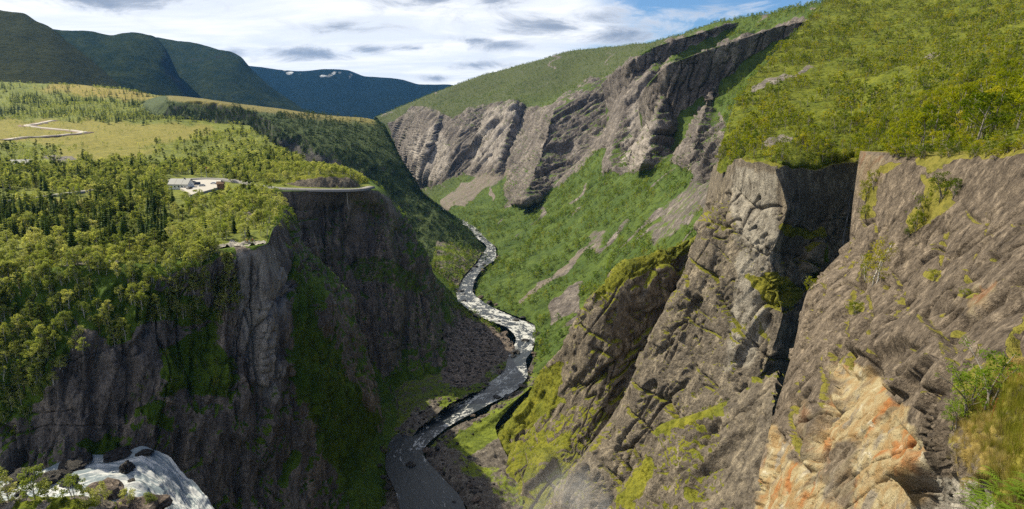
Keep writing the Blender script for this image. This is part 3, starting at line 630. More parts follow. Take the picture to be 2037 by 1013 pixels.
def cliff_band(name, top, bot, label, seed):
    up = [P(a, b + 3, y + 130) for a, b, y in top]; tp = [P(*p) for p in top]; bt = [P(*p) for p in bot]; ft = [P(a - 2, b + 26, y - 12) for a, b, y in bot]; f2 = [P(a + 4, b + 75, y - 75) for a, b, y in bot]
    g = loft([up, tp, bt, ft, f2], Q, smooth=0.35); n = frame_n(g); vv = np.linspace(0, 1, g.shape[0])[:, None]
    px, py, _ = proj(g)
    poly = [(a, b) for a, b, _ in top] + [(a, b) for a, b, _ in bot[::-1]]
    rk = blur(inpoly(*jag(px, py, 5, 30), poly).astype(float), 3)
    g = slabs(g, n, (0.3, 0, 1), (-0.3, -1, 0), [(90, 40, 10), (45, 18, 7), (20, 8, 4)], seed, 0.12 + 0.88 * rk, [(80, 22, 10), (40, 12, 4)], 0.4, 200, 3, 40)
    terrain(name, g, M['far_cliff'], label, dict(veg=0.92 - 0.9 * rk, dry=Z0(g) + .15, tint=Z0(g), pale=Z0(g), scree=Z0(g)))
cliff_band('upper_crag', [(1196, 168, 1560), (1225, 140, 1400), (1252, 122, 1290), (1300, 94, 1275), (1370, 72, 1270), (1440, 50, 1280), (1490, 41, 1330)], [(1205, 215, 1550), (1232, 205, 1400), (1262, 185, 1300), (1312, 132, 1282), (1390, 84, 1276), (1445, 60, 1285), (1495, 43, 1330)], 'dark upper crag running up to the skyline', 111)
cliff_band('middle_crag', [(1268, 200, 1150), (1290, 165, 1010), (1325, 130, 960), (1400, 102, 955), (1480, 76, 955), (1560, 50, 960), (1612, 42, 985)], [(1280, 300, 1130), (1300, 262, 1010), (1345, 232, 966), (1425, 168, 962), (1500, 108, 962), (1575, 63, 966), (1616, 45, 990)], 'dark middle crag above the green valley slope', 117)

# -- right hillside above the rim (scrub forest)
hs = [
    [P(1425, 345, 300), P(1500, 335, 252), P(1555, 348, 232), P(1630, 345, 248), P(1700, 330, 268), P(1770, 320, 200), P(1880, 322, 88), P(1960, 318, 72), P(2045, 305, 62), P(2320, 300, 48)],
    [P(1432, 318, 300), P(1500, 318, 250), P(1555, 333, 228), P(1630, 330, 246), P(1700, 308, 266), P(1770, 300, 190), P(1880, 303, 88), P(1960, 298, 72), P(2045, 287, 62), P(2320, 280, 48)],
    [P(1440, 270, 350), P(1515, 265, 320), P(1580, 268, 300), P(1650, 265, 300), P(1720, 260, 300), P(1790, 258, 230), P(1890, 258, 125), P(1970, 252, 105), P(2060, 240, 92), P(2320, 220, 80)],
    [P(1462, 210, 420), P(1540, 205, 410), P(1610, 202, 400), P(1680, 200, 380), P(1750, 198, 340), P(1820, 195, 290), P(1910, 190, 230), P(1990, 182, 200), P(2080, 170, 180), P(2340, 140, 150)],
    [P(1520, 130, 560), P(1600, 122, 560), P(1670, 118, 550), P(1740, 114, 530), P(1810, 110, 500), P(1880, 105, 450), P(1970, 98, 400), P(2050, 88, 370), P(2140, 75, 350), P(2380, 40, 300)],
    [P(1590, 62, 760), P(1660, 50, 760), P(1730, 42, 750), P(1800, 35, 730), P(1870, 28, 700), P(1950, 18, 660), P(2040, 5, 620), P(2120, -10, 590), P(2200, -25, 560), P(2420, -70, 500)],
    [P(1650, 8, 1020), P(1720, -10, 1020), P(1790, -25, 1000), P(1860, -40, 980), P(1930, -55, 950), P(2010, -75, 900), P(2100, -95, 860), P(2180, -115, 830), P(2260, -135, 800), P(2480, -190, 720)],
    [P(1680, 60, 1500), P(1750, 50, 1500), P(1830, 40, 1500), P(1900, 30, 1500), P(1970, 10, 1450), P(2050, 0, 1400), P(2150, -20, 1350), P(2230, -40, 1300), P(2310, -60, 1250), P(2530, -100, 1150)],
]
hs = beside(hs, -70, 25)
g = loft(hs, Q * 1.1, smooth=0.85); px, py, _ = proj(g)
vv = np.linspace(0, 1, g.shape[0])[:, None]
fade = sstep(60, 260, g[..., 1])
g = bumps(g, 9, 75, 121, 4, (0.12 + 0.88 * fade) * sstep(0.05, 0.2, vv)); g = bumps(g, 1.6, 14, 123, 3, sstep(0.05, 0.2, vv)); g = bumps(g, 5.0, 22, 127, 4, sstep(0.5, 0.1, vv) * sstep(130, 200, g[..., 1]))
n = frame_n(g, (-0.5, -0.5, 0.8))
veg = paint(1.0, g, [([(1490, 172), (1560, 150), (1620, 132), (1622, 138), (1560, 160), (1495, 182)], 0.1), ([(1512, 282), (1540, 268), (1580, 270), (1570, 285), (1520, 290)], 0.2), ([(1830, 108), (1870, 100), (1880, 115), (1840, 122)], 0.3), ([(1500, 105), (1540, 90), (1530, 100)], .3)], 3, 8, 25)
terrain('hillside', g, M['hillside'], 'green hillside of birch scrub rising above the right rim', dict(veg=veg, dry=Z0(g) + 0.08, tint=Z0(g), pale=Z0(g), scree=Z0(g)), (-0.5, -0.5, 0.8))

# -- right wall of the gorge (second spur, sunlit face and dark gully)
fw = [
    [P(1420, 330, 420), P(1470, 318, 285), P(1510, 312, 262), P(1560, 325, 245), P(1620, 322, 262), P(1700, 305, 280), P(1820, 300, 280)],
    [P(1415, 345, 400), P(1461, 318, 262), P(1502, 322, 240), P(1541, 336, 224), P(1610, 340, 240), P(1695, 322, 258), P(1820, 310, 262)],
    [P(1400, 420, 395), P(1452, 385, 262), P(1495, 400, 240), P(1566, 415, 219), P(1606, 430, 241), P(1692, 420, 257), P(1820, 420, 258)],
    [P(1390, 500, 390), P(1392, 445, 262), P(1468, 480, 238), P(1536, 510, 222), P(1602, 520, 239), P(1685, 500, 253), P(1810, 520, 250)],
    [P(1350, 600, 385), P(1374, 525, 258), P(1440, 590, 235), P(1558, 625, 212), P(1598, 640, 233), P(1650, 620, 246), P(1780, 640, 240)],
    [P(1290, 720, 370), P(1302, 650, 255), P(1392, 720, 231), P(1505, 770, 207), P(1556, 780, 226), P(1610, 760, 238), P(1740, 780, 230)],
    [P(1230, 820, 350), P(1238, 800, 252), P(1335, 850, 228), P(1430, 900, 203), P(1505, 905, 217), P(1560, 890, 226), P(1690, 900, 215)],
    [P(1170, 900, 330), P(1120, 960, 256), P(1262, 1000, 224), P(1372, 1020, 198), P(1460, 1025, 208), P(1510, 1020, 214), P(1650, 1030, 205)],
    [P(1120, 960, 320), P(1050, 1080, 250), P(1220, 1120, 220), P(1330, 1150, 194), P(1420, 1150, 200), P(1480, 1150, 206), P(1600, 1150, 195)],
]
fw = below(fw, -8, -8, -60)
g = loft(fw, 1.85, smooth=0.45)
vv = np.linspace(0, 1, g.shape[0])[:, None]; m = sstep(0.07, 0.13, vv); g = bumps(g, 5.0, 22, 127, 4, sstep(0.4, 0.12, vv)); n = frame_n(g, (-0.6, -0.8, 0.2))
sh = np.stack([g[..., 0] + 0.35 * g[..., 2], g[..., 1], g[..., 2]], -1)
g = slabs(g, n, (0.42, -0.1, 0.9), (-0.6, -0.8, 0.1), [(80, 30, 9), (36, 14, 6.5), (16, 7, 3.6), (7, 3.4, 1.7), (3, 1.6, .7)], 131, m, [(70, 18, 8), (36, 11, 4.5), (16, 6, 2.2), (7, 3, .9)], 0.35, 300, 0.9, 12); n = frame_n(g, (-0.6, -0.8, 0.2)); px, py, _ = proj(g)
veg = 0.85 * sstep(0.68, 0.86, n[..., 2] + 0.3 * fbm(g / 14, 3, 140))
veg = paint(veg, g, [([(1480, 548), (1560, 545), (1600, 580), (1570, 620), (1520, 600)], 0.85), ([(1535, 445), (1640, 455), (1650, 475), (1560, 470)], 0.8), ([(1500, 620), (1530, 660), (1540, 690), (1500, 660)], .6), ([(1455, 318), (1550, 335), (1545, 520), (1470, 480)], 0.05),
                     ([(1480, 690), (1530, 690), (1500, 790), (1440, 800)], .08)], 3, 9, 25)
pale = paint(0, g, [([(1462, 330), (1545, 345), (1550, 560), (1500, 720), (1440, 740), (1470, 500), (1455, 420)], 0.5)], 5, 10, 30)
terrain('gorge_wall', g, M['right_wall'], 'tall grey rock wall with a dark gully beside the thin waterfall', dict(tone=SLAB_TONE[0], veg=veg, dry=Z0(g) + 0.3, tint=paint(0, g, [([(1440, 690), (1475, 560), (1490, 640), (1470, 760), (1440, 780)], .35)], 4, 8, 20), pale=pale, scree=Z0(g)), (-0.6, -0.8, 0.2))

# -- moss topped buttress across the river from the meadow
ridge = [(1430, 440, 420), (1380, 472, 408), (1300, 502, 388), (1250, 516, 378), (1180, 582, 366), (1150, 622, 368), (1120, 690, 376), (1078, 735, 392), (1050, 800, 394), (1000, 862, 376), (930, 950, 340), (890, 1040, 320)]
back = [(1440, 470, 470), (1390, 510, 462), (1310, 545, 450), (1255, 570, 440), (1185, 630, 432), (1145, 670, 432), (1105, 725, 436), (1068, 765, 438), (1030, 820, 425), (960, 880, 390), (890, 960, 350), (850, 1050, 320)]
lip = [(1432, 470, 408), (1375, 502, 397), (1305, 537, 376), (1262, 560, 366), (1200, 622, 355), (1165, 668, 357), (1135, 718, 366), (1095, 768, 380), (1065, 830, 380), (1015, 890, 365), (945, 970, 330), (900, 1060, 310)]
midf = [(1432, 560, 402), (1368, 600, 390), (1318, 650, 370), (1270, 690, 358), (1210, 735, 346), (1170, 780, 346), (1130, 820, 352), (1095, 850, 356), (1050, 890, 350), (1000, 940, 335), (950, 1000, 318), (910, 1090, 300)]
bas = [(1420, 720, 385), (1345, 760, 372), (1290, 810, 350), (1240, 850, 335), (1175, 890, 326), (1120, 935, 320), (1075, 970, 312), (1040, 1000, 308), (1005, 1030, 302), (970, 1060, 296), (940, 1100, 290), (910, 1150, 282)]
b2 = [(1420, 850, 340), (1340, 900, 330), (1290, 950, 315), (1240, 1000, 300), (1175, 1040, 290), (1120, 1070, 285), (1075, 1090, 282), (1040, 1110, 278), (1005, 1130, 274), (970, 1150, 270), (940, 1180, 265), (910, 1220, 260)]
g = loft([[P(*p) for p in r] for r in (back, ridge, lip, midf, bas, b2)], 1.9, smooth=0.6); n = frame_n(g, (-0.3, -1, 0.4))
vv = np.linspace(0, 1, g.shape[0])[:, None]
sh = np.stack([g[..., 0] + 0.4 * g[..., 2], g[..., 1], g[..., 2]], -1)
g = slabs(g, n, (0.55, 0.1, 0.8), (-0.4, -1, 0.2), [(90, 30, 13), (40, 13, 6), (17, 7, 3.8), (7, 3.4, 1.8), (3.2, 1.7, .7)], 151, None, [(80, 20, 7), (36, 12, 4), (16, 6, 2)], 0.4, 260, 1.5, 18); n = frame_n(g, (-0.3, -1, 0.4))
veg = 0.9 * sstep(0.5, 0.72, n[..., 2] + 0.25 * fbm(g / 16, 3, 160))
veg = paint(veg, g, [([(1380, 462), (1300, 492), (1240, 515), (1180, 575), (1180, 600), (1230, 570), (1290, 540), (1370, 495)], 0.95), ([(1060, 740), (1120, 720), (1110, 800), (1060, 850), (1000, 880), (985, 960), (950, 930), (1040, 800)], 0.85), ([(900, 870), (1040, 790), (1050, 840), (960, 900), (900, 900)], 1.0),
                     ([(1080, 600), (1130, 590), (1150, 640), (1130, 700), (1090, 720), (1075, 690)], 0.25)], 3, 9, 25)
terrain('mossy_buttress', g, M['right_wall'], 'moss topped rock buttress with a dark face above the river', dict(tone=SLAB_TONE[0], veg=veg, dry=Z0(g) + 0.15, tint=Z0(g), pale=Z0(g), scree=Z0(g)), (-0.3, -1, 0.4))

# -- low rock rib with green crest in front of the wall
rib = [
    [P(1560, 745, 175), P(1470, 800, 182), P(1400, 830, 186), P(1330, 880, 190), P(1290, 940, 192), P(1230, 1030, 190), P(1190, 1120, 186)],
    [P(1545, 738, 150), P(1448, 798, 158), P(1385, 822, 162), P(1305, 850, 168), P(1268, 920, 168), P(1205, 1015, 168), P(1165, 1110, 165)],
    [P(1540, 790, 138), P(1460, 850, 146), P(1400, 890, 150), P(1330, 920, 154), P(1290, 980, 156), P(1235, 1050, 155), P(1200, 1140, 150)],
    [P(1530, 890, 125), P(1470, 940, 130), P(1420, 980, 134), P(1365, 1010, 138), P(1320, 1050, 140), P(1270, 1110, 140), P(1240, 1190, 138)],
    [P(1510, 1030, 112), P(1470, 1060, 116), P(1430, 1090, 120), P(1380, 1120, 122), P(1340, 1150, 124), P(1300, 1190, 124), P(1280, 1250, 122)],
]
rib = below(rib, -12, -6, -90)
g = loft(rib, Q, smooth=0.5); n = frame_n(g, (-0.3, -1, 0.4))
g = slabs(g, n, (0.5, -0.2, 0.8), (-0.4, -1, 0.4), [(40, 16, 7), (17, 7, 4), (7, 3.2, 2.0), (3, 1.5, .9)], 175, None, [(36, 9, 3), (14, 5, 1.8), (6, 2.4, .8)], 0.4, 260, .8, 8); n = frame_n(g, (-0.3, -1, 0.4))
veg = 0.8 * sstep(0.62, 0.82, n[..., 2] + 0.25 * fbm(g / 8, 3, 160))
veg = paint(veg, g, [([(1285, 855), (1350, 830), (1440, 795), (1440, 815), (1380, 840), (1310, 870)], 0.95), ([(1210, 1000), (1290, 900), (1310, 930), (1260, 1013)], 0.7), ([(1450, 800), (1540, 750), (1530, 900), (1500, 1013), (1440, 1000)], 0.02)], 3, 8, 20)
terrain('rock_rib', g, M['right_wall'], 'brown rock rib with a green crest below the near wall', dict(tone=SLAB_TONE[0], veg=veg, dry=Z0(g) + 0.2, tint=Z0(g), pale=Z0(g), scree=Z0(g)), (-0.3, -1, 0.4))

# -- near wall on the right with the quartz patch
nw = [
    [P(1740, 310, 150), P(1735, 302, 118), P(1800, 300, 96), P(1890, 302, 84), P(1975, 296, 70), P(2060, 284, 60), P(2330, 270, 48)],
    [P(1745, 330, 145), P(1712, 300, 95), P(1782, 304, 84), P(1872, 310, 74), P(1962, 304, 64), P(2048, 294, 55), P(2330, 290, 44)],
    [P(1745, 420, 140), P(1697, 400, 92), P(1776, 402, 78), P(1862, 402, 67), P(1955, 402, 57), P(2046, 400, 49), P(2330, 400, 39)],
    [P(1740, 500, 132), P(1688, 482, 88), P(1760, 502, 72), P(1850, 502, 60), P(1945, 502, 50), P(2046, 500, 42), P(2330, 500, 33)],
    [P(1680, 600, 120), P(1606, 580, 80), P(1722, 602, 65), P(1832, 602, 53), P(1930, 602, 43), P(2046, 600, 35), P(2330, 600, 27)],
    [P(1650, 720, 110), P(1576, 700, 74), P(1690, 702, 58), P(1802, 702, 46), P(1905, 702, 37), P(2046, 700, 28.5), P(2330, 700, 22)],
    [P(1620, 820, 105), P(1545, 802, 68), P(1652, 802, 52), P(1772, 802, 41), P(1882, 802, 32.5), P(2040, 800, 24), P(2330, 800, 18)],
    [P(1590, 930, 98), P(1512, 920, 62), P(1622, 905, 47.5), P(1752, 905, 37), P(1872, 905, 29.5), P(2034, 905, 20.5), P(2330, 905, 15)],
    [P(1560, 1040, 92), P(1487, 1025, 58), P(1592, 1025, 44), P(1740, 1025, 34), P(1862, 1025, 27), P(2026, 1025, 18), P(2330, 1025, 13)],
    [P(1540, 1180, 88), P(1460, 1160, 54), P(1560, 1160, 41), P(1725, 1160, 31.5), P(1850, 1160, 25), P(2020, 1160, 16), P(2330, 1160, 11.5)],
]
nw = below(beside(nw, -30, 4), -14, -3, -110)
g = loft(nw, 1.8, smooth=0.55); n = frame_n(g, (-1, -0.5, 0.5)); px, py, dd = proj(g)
vv = np.linspace(0, 1, g.shape[0])[:, None]; m = sstep(0.06, 0.14, vv)
quartz_poly = [(1650, 800), (1664, 722), (1690, 742), (1738, 728), (1785, 800), (1815, 850), (1858, 900), (1872, 940), (1800, 1030), (1490, 1030), (1516, 920), (1542, 840), (1560, 870), (1585, 930), (1612, 900), (1620, 830)]
quartz = blur(inpoly(*jag(px, py, 8, 35, 77), quartz_poly).astype(float), 2)
over = blur(inpoly(*jag(px, py, 5, 25, 71), [(1690, 700), (1740, 720), (1760, 770), (1800, 800), (1830, 830), (1870, 800), (1930, 760), (1900, 700), (1850, 640), (1740, 640)]).astype(float), 2)
MT_ = None; mq = m * (1 - 0.9 * blur(quartz, 8))
g = slabs(g, n, (0.30, -0.55, 0.75), (-0.85, -0.3, 0.45), [(30, 18, 4.2), (13, 8, 3.0), (6, 3.8, 1.5), (2.6, 1.7, .55)], 181, mq, [(30, 9, 3.4), (16, 6, 2.4), (8, 3.6, 1.2)], 0.18, 420, 0.2, 6)
MT_ = SLAB_TONE[0]
g = slabs(g, n, (0.30, -0.55, 0.75), (-0.85, -0.3, 0.45), [(12, 5, .9), (5, 2.2, .6), (2.2, 1.1, .3)], 381, m * blur(quartz, 4), [(9, 3, .8), (4, 1.6, .4)], 0.15, 420)
g = g + n * ((-0.9 * quartz + 1.1 * over) * m)[..., None]
n = frame_n(g, (-1, -0.5, 0.5))
strat = np.stack([g @ np.array((.30, -.55, .75)) / 7.0, g @ np.array((.0, .8, .6)) / 2.2, g[..., 0] / 6], -1)
tint = paint(0, g, [(quartz_poly, 1.0), ([(1640, 900), (1700, 870), (1710, 1013), (1640, 1013)], 0.25), ([(1580, 780), (1612, 800), (1600, 890), (1575, 850)], .3), ([(1705, 310), (1760, 305), (1755, 350), (1710, 400)], 0.25), ([(1920, 590), (1980, 560), (1960, 620), (1930, 630)], .4)], 2, 18, 40)
tint = tint * (0.3 + 0.7 * sstep(-0.32, -0.1, fbm(strat, 4, 195)))
veg = 0.7 * sstep(0.82, 0.95, n[..., 2] + 0.15 * fbm(g / 4, 3, 190))
veg = paint(veg, g, [([(1830, 295), (2060, 280), (2060, 306), (1900, 318), (1850, 345), (1815, 318)], 0.85), ([(1745, 332), (1800, 318), (1790, 330), (1750, 350)], 0.8), ([(1720, 370), (1745, 365), (1740, 430), (1710, 440)], 0.85), ([(1830, 340), (1890, 370), (1900, 410), (1840, 450), (1810, 470), (1800, 440), (1840, 390)], 0.7),
                     ([(1900, 590), (1940, 580), (1930, 600)], 0.7), ([(1690, 605), (1720, 598), (1715, 620), (1685, 625)], 0.9), ([(1840, 540), (1870, 535), (1868, 560), (1842, 560)], 0.8), (quartz_poly, 0.0), ([(1885, 790), (1960, 720), (2060, 700), (2060, 1040), (1920, 1040), (1880, 900)], 0.55)], 2, 7, 18)
terrain('near_rock_wall', g, M['near_wall'], 'near brown rock wall with a yellow and orange quartz patch', dict(tone=MT_, veg=veg, dry=paint(0.45, g, [([(1880, 780), (1960, 720), (2060, 700), (2060, 1040), (1900, 1040)], 1.0)], 4), tint=tint, pale=paint(0, g, [([(1860, 990), (1790, 1030), (1900, 1030), (1960, 960), (1900, 920)], .6)], 4, 8, 20), scree=Z0(g)), (-1, -0.5, 0.5))

# -- valley floor: left bank and right bank of the river
fl = [
    [P(560, 1250, 250), P(690, 1120, 268), P(745, 1000, 318), P(735, 900, 360), P(740, 830, 400), P(790, 770, 455), P(885, 730, 490), P(880, 660, 540), P(862, 590, 640), P(850, 540, 760), P(860, 520, 850), P(870, 470, 1050), P(840, 420, 1400), P(800, 390, 1900)],
    [P(740, 1180, 262), P(765, 1060, 290), P(775, 985, 318), P(765, 925, 345), P(775, 885, 366), P(850, 805, 408), P(940, 740, 480), P(930, 680, 540), P(890, 620, 640), P(875, 580, 720), P(890, 545, 800), P(930, 490, 1000), P(880, 425, 1400), P(838, 402, 1900)],
    [P(780, 1170, 262), P(795, 1060, 288), P(790, 985, 314), P(772, 930, 342), P(790, 882, 366), P(880, 798, 410), P(985, 742, 478), P(1010, 685, 540), P(955, 632, 640), P(900, 592, 715), P(910, 556, 790), P(952, 500, 985), P(890, 428, 1400), P(845, 405, 1900)],
    [P(800, 1172, 259), P(812, 1062, 285), P(806, 987, 312), P(790, 932, 340), P(805, 886, 363), P(890, 802, 407), P(998, 747, 473), P(1024, 688, 536), P(965, 636, 634), P(908, 596, 709), P(916, 558, 786), P(958, 502, 980), P(894, 430, 1395), P(850, 407, 1900)],
]
def dip(rows, zs):
    return rows
g = loft(fl, Q, smooth=0.7); vv = np.linspace(0, 1, g.shape[0])[:, None]
g[..., 2] += -1.6 * sstep(0.78, 1.0, vv)
n = frame_n(g, (0, 0, 1)); g = rough(g, n, 3.2, 7, 201, (1, 1, 1), 1.3); n = frame_n(g, (0, 0, 1))
veg = paint(0.35 + 0.5 * sstep(-.1, .25, fbm(g / 30, 4, 210)), g, [([(868, 590), (905, 610), (960, 640), (1015, 672), (1030, 690), (985, 730), (930, 770), (880, 760), (885, 680)], 0.02), ([(870, 560), (930, 610), (1020, 650), (1010, 665), (940, 635), (880, 600)], 0.9), ([(660, 740), (880, 745), (850, 810), (740, 850)], 0.55)], 4, 8, 25)
scree = paint(0, g, [([(868, 590), (905, 610), (960, 640), (1015, 672), (1030, 690), (985, 730), (930, 770), (880, 760), (885, 680)], 1)], 5, 8, 25)
terrain('left_bank', g, M['floor'], 'stony left bank of the river under the road cliff', dict(veg=veg, dry=Z0(g) + 0.1, tint=Z0(g), pale=Z0(g), scree=scree), (0, 0, 1))
fr = [
    [P(958, 1150, 258), P(938, 1050, 286), P(930, 1005, 302), P(880, 948, 330), P(846, 900, 356), P(880, 860, 376), P(965, 815, 405), P(1040, 752, 470), P(1066, 690, 535), P(1068, 655, 590)],
    [P(975, 1150, 257), P(955, 1050, 285), P(945, 1000, 303), P(900, 940, 331), P(866, 900, 356), P(896, 866, 375), P(980, 818, 403), P(1052, 756, 468), P(1078, 695, 532), P(1080, 660, 586)],
    [P(1010, 1150, 258), P(985, 1050, 287), P(975, 980, 312), P(940, 920, 343), P(920, 885, 366), P(950, 850, 384), P(1020, 800, 415), P(1085, 745, 472), P(1110, 690, 530), P(1110, 655, 585)],
    [P(1060, 1120, 272), P(1040, 1010, 305), P(1030, 940, 335), P(1000, 890, 362), P(985, 850, 388), P(1010, 815, 405), P(1070, 760, 432), P(1130, 720, 470), P(1160, 670, 525), P(1160, 630, 575)],
]
g = loft(fr, Q, smooth=0.7); vv = np.linspace(0, 1, g.shape[0])[:, None]
g[..., 2] += -1.6 * sstep(0.25, 0.0, vv)
n = frame_n(g, (0, 0, 1)); px, py, _ = proj(g)
mead = blur(inpoly(px, py, [(890, 880), (960, 830), (1050, 770), (1070, 800), (1000, 870), (930, 900)]).astype(float), 6)
g = rough(g, n, 2.8, 7, 221, (1, 1, 1), 1.3, 1 - 0.85 * mead)
veg = paint(0.2 + 0.4 * sstep(-.1, .25, fbm(g / 25, 4, 230)), g, [([(885, 880), (960, 832), (1060, 765), (1080, 800), (1000, 870), (930, 905)], 1.0), ([(1060, 690), (1130, 640), (1130, 740), (1060, 760)], 0.9)], 4, 7, 25)
terrain('right_bank', g, M['floor'], 'right river bank with a bright green grassy apron', dict(veg=veg, dry=Z0(g) + 0.15, tint=Z0(g), pale=Z0(g), scree=Z0(g)), (0, 0, 1))
# ------------------------------------------------------------------ water
def water_mat(name, scale, flow, dark=(0.028, 0.036, 0.045), foamc=(0.9, 0.91, 0.92), lo=0.62, hi=0.45, rough=0.32):
    m, n, b, o = new_mat(name)
    tc = n.new('ShaderNodeUVMap').outputs[0]
    p = n.mapping(tc, flow)
    a = n.noise(p, scale, 6, 0.68, 1.0); w = n.noise(p, scale * 3.3, 4, 0.65, 0.5)
    f = n.attr('foam')
    k = n.math('ADD', f, n.math('MULTIPLY', n.math('SUBTRACT', n.math('ADD', a, n.math('MULTIPLY', w, 0.35)), 0.675), 2.4))
    fm = n.ramp(k, 0.42, 0.72)
    c = n.mix(fm, dark, n.mix(n.ramp(w, 0.35, 0.62), tuple(v * 0.8 for v in foamc), foamc))
    n.link(c, b.inputs['Base Color'])
    r = n.new('ShaderNodeMix'); r.data_type = 'FLOAT'; n.link(fm, r.inputs[0]); r.inputs[2].default_value = rough; r.inputs[3].default_value = 0.75
    n.link(r.outputs[0], b.inputs['Roughness']); b.inputs['IOR'].default_value = 1.33; b.inputs['Specular IOR Level'].default_value = 0.35
    tl = n.new('ShaderNodeBsdfTranslucent'); n.link(c, tl.inputs[0]); mx = n.new('ShaderNodeMixShader'); n.link(n.math('MULTIPLY', fm, 0.35), mx.inputs[0])
    n.link(b.outputs[0], mx.inputs[1]); n.link(tl.outputs[0], mx.inputs[2]); n.link(mx.outputs[0], o.inputs[0])
    bp = n.new('ShaderNodeBump'); bp.inputs['Strength'].default_value = 0.6; bp.inputs['Distance'].default_value = 0.5
    n.link(n.math('ADD', n.math('MULTIPLY', a, 0.7), n.math('MULTIPLY', w, 0.5)), bp.inputs['Height']); n.link(bp.outputs[0], b.inputs['Normal'])
    return m
def add_uv(ob, U, V):
    me = ob.data; uv = me.uv_layers.new(name='UVMap')
    li = np.empty(len(me.loops), np.int32); me.loops.foreach_get('vertex_index', li)
    co = np.stack([U.reshape(-1)[li], V.reshape(-1)[li]], -1).astype(np.float32)
    uv.data.foreach_set('uv', co.reshape(-1))
def arc(g, axis):
    d = np.linalg.norm(np.diff(g, axis=axis), axis=-1); d = d.mean(1 - axis)
    return np.r_[0, np.cumsum(d)]
# river: left edge / right edge at stations going down the valley (px, py left ; px, py right ; level ; foam)
RV = [(795, 1130, 975, 1130, -199.5, .10), (785, 1050, 950, 1050, -199.8, .12), (775, 985, 935, 1000, -200, .14), (755, 925, 885, 945, -200.4, .12), (765, 885, 850, 900, -200.8, .3), (815, 838, 885, 862, -201.4, .55), (900, 795, 965, 815, -202.2, .62), (965, 762, 1040, 772, -203, .6),
      (1000, 735, 1055, 745, -204.2, .6), (1005, 716, 1050, 720, -205, .12), (1012, 700, 1062, 700, -205.8, .52), (1022, 676, 1070, 672, -207, .8), (1005, 655, 1070, 650, -208.4, .75), (960, 636, 1025, 630, -210, .74), (915, 608, 965, 600, -213, .72), (890, 586, 945, 578, -215.5, .5),
      (893, 562, 948, 562, -217.5, .4), (905, 545, 955, 548, -219.5, .45), (925, 530, 968, 532, -222, .35), (950, 512, 990, 514, -225, .5), (966, 492, 988, 496, -228.5, .6), (944, 472, 968, 474, -232.5, .62), (922, 450, 946, 452, -237.5, .62), (898, 432, 918, 434, -243, .62), (872, 412, 888, 414, -250, .62), (850, 398, 862, 400, -258, .5)]
def river():
    L = [PZ(a, b, z) for a, b, c, d, z, f in RV]; R = [PZ(c, d, z) for a, b, c, d, z, f in RV]
    L = np.array(L); R = np.array(R); e = (R - L) * -0.09; L2 = L - e; R2 = R + e
    k = np.array([r[5] for r in RV])
    n = len(RV); ti = np.linspace(0, n - 1, 420)
    Li, Ri, fi = pchip(np.arange(n), L2, ti), pchip(np.arange(n), R2, ti), pchip(np.arange(n), k[:, None], ti)[:, 0]
    w = np.linspace(0, 1, 26)[None, :, None]
    g = Li[:, None] * (1 - w) + Ri[:, None] * w
    U = np.linalg.norm(Ri - Li, axis=1)[:, None] * w[..., 0]
    V = np.repeat(arc(g, 0)[:, None], 26, 1)
    q = np.stack([U / 9, V / 22, 0 * U], -1)
    g[..., 2] += 0.9 * fi[:, None] * fbm(np.stack([U / 5, V / 7, 0 * U], -1), 3, 401) + 0.4
    foam = fi[:, None] * 0.62 + 0.03 + 0.75 * fbm(q, 4, 403)
    ob = terrain('river', g, water_mat('river_water', 0.30, (1.0, 0.45, 1), dark=(0.016, 0.021, 0.025), foamc=(0.68, 0.69, 0.69)), 'rushing river with white rapids winding along the gorge floor', dict(foam=foam), (0, 0, 1))
    add_uv(ob, U, V)
RMAT_DEFAULTS = None
for k in ('river_water',): pass
river()

# waterfall: upstream pool at the left edge, slide, curved lip, plunge
back = [(-160, 985, 172), (-60, 968, 178), (20, 952, 182), (80, 936, 187), (130, 918, 191), (190, 903, 195), (245, 903, 196), (285, 890, 198), (315, 898, 197.5), (350, 925, 194), (385, 962, 190), (420, 1000, 185), (450, 1045, 181), (480, 1120, 175), (510, 1240, 168)]
midl = [(-160, 1010, 166), (-60, 995, 170), (20, 980, 174), (85, 962, 179), (140, 942, 183), (195, 930, 187), (240, 930, 188), (275, 925, 189), (300, 938, 188), (330, 968, 185), (362, 1005, 181), (392, 1045, 176), (420, 1100, 171), (450, 1180, 165), (480, 1290, 158)]
frnt = [(-160, 1110, 146), (-60, 1100, 148), (20, 1085, 151), (90, 1070, 154), (145, 1050, 158), (195, 1030, 162), (235, 1015, 167), (262, 1005, 170), (285, 1008, 170), (312, 1030, 168), (340, 1066, 165), (368, 1112, 161), (395, 1170, 156), (425, 1250, 150), (450, 1350, 144)]
g = loft([[P(a, b, y * 1.115) for a, b, y in r] for r in (back, midl, frnt)], 2.0, smooth=0.9)
nv, nu = g.shape[:2]
U = np.repeat(arc(g, 0)[:, None], nu, 1); V = np.repeat(arc(g, 1)[None], nv, 0)
fall = sstep(0.50, 0.7, np.linspace(0, 1, nu))[None, :]
n = frame_n(g)
g = g + n * (2.4 * fbm(np.stack([U / 4.5, V / 11, 0 * U], -1), 4, 411) * (0.6 + 0.8 * fall) + 2.2 * fbm(np.stack([U / 1.8, V / 9, 0 * U], -1), 4, 413) * (0.3 + fall))[..., None]
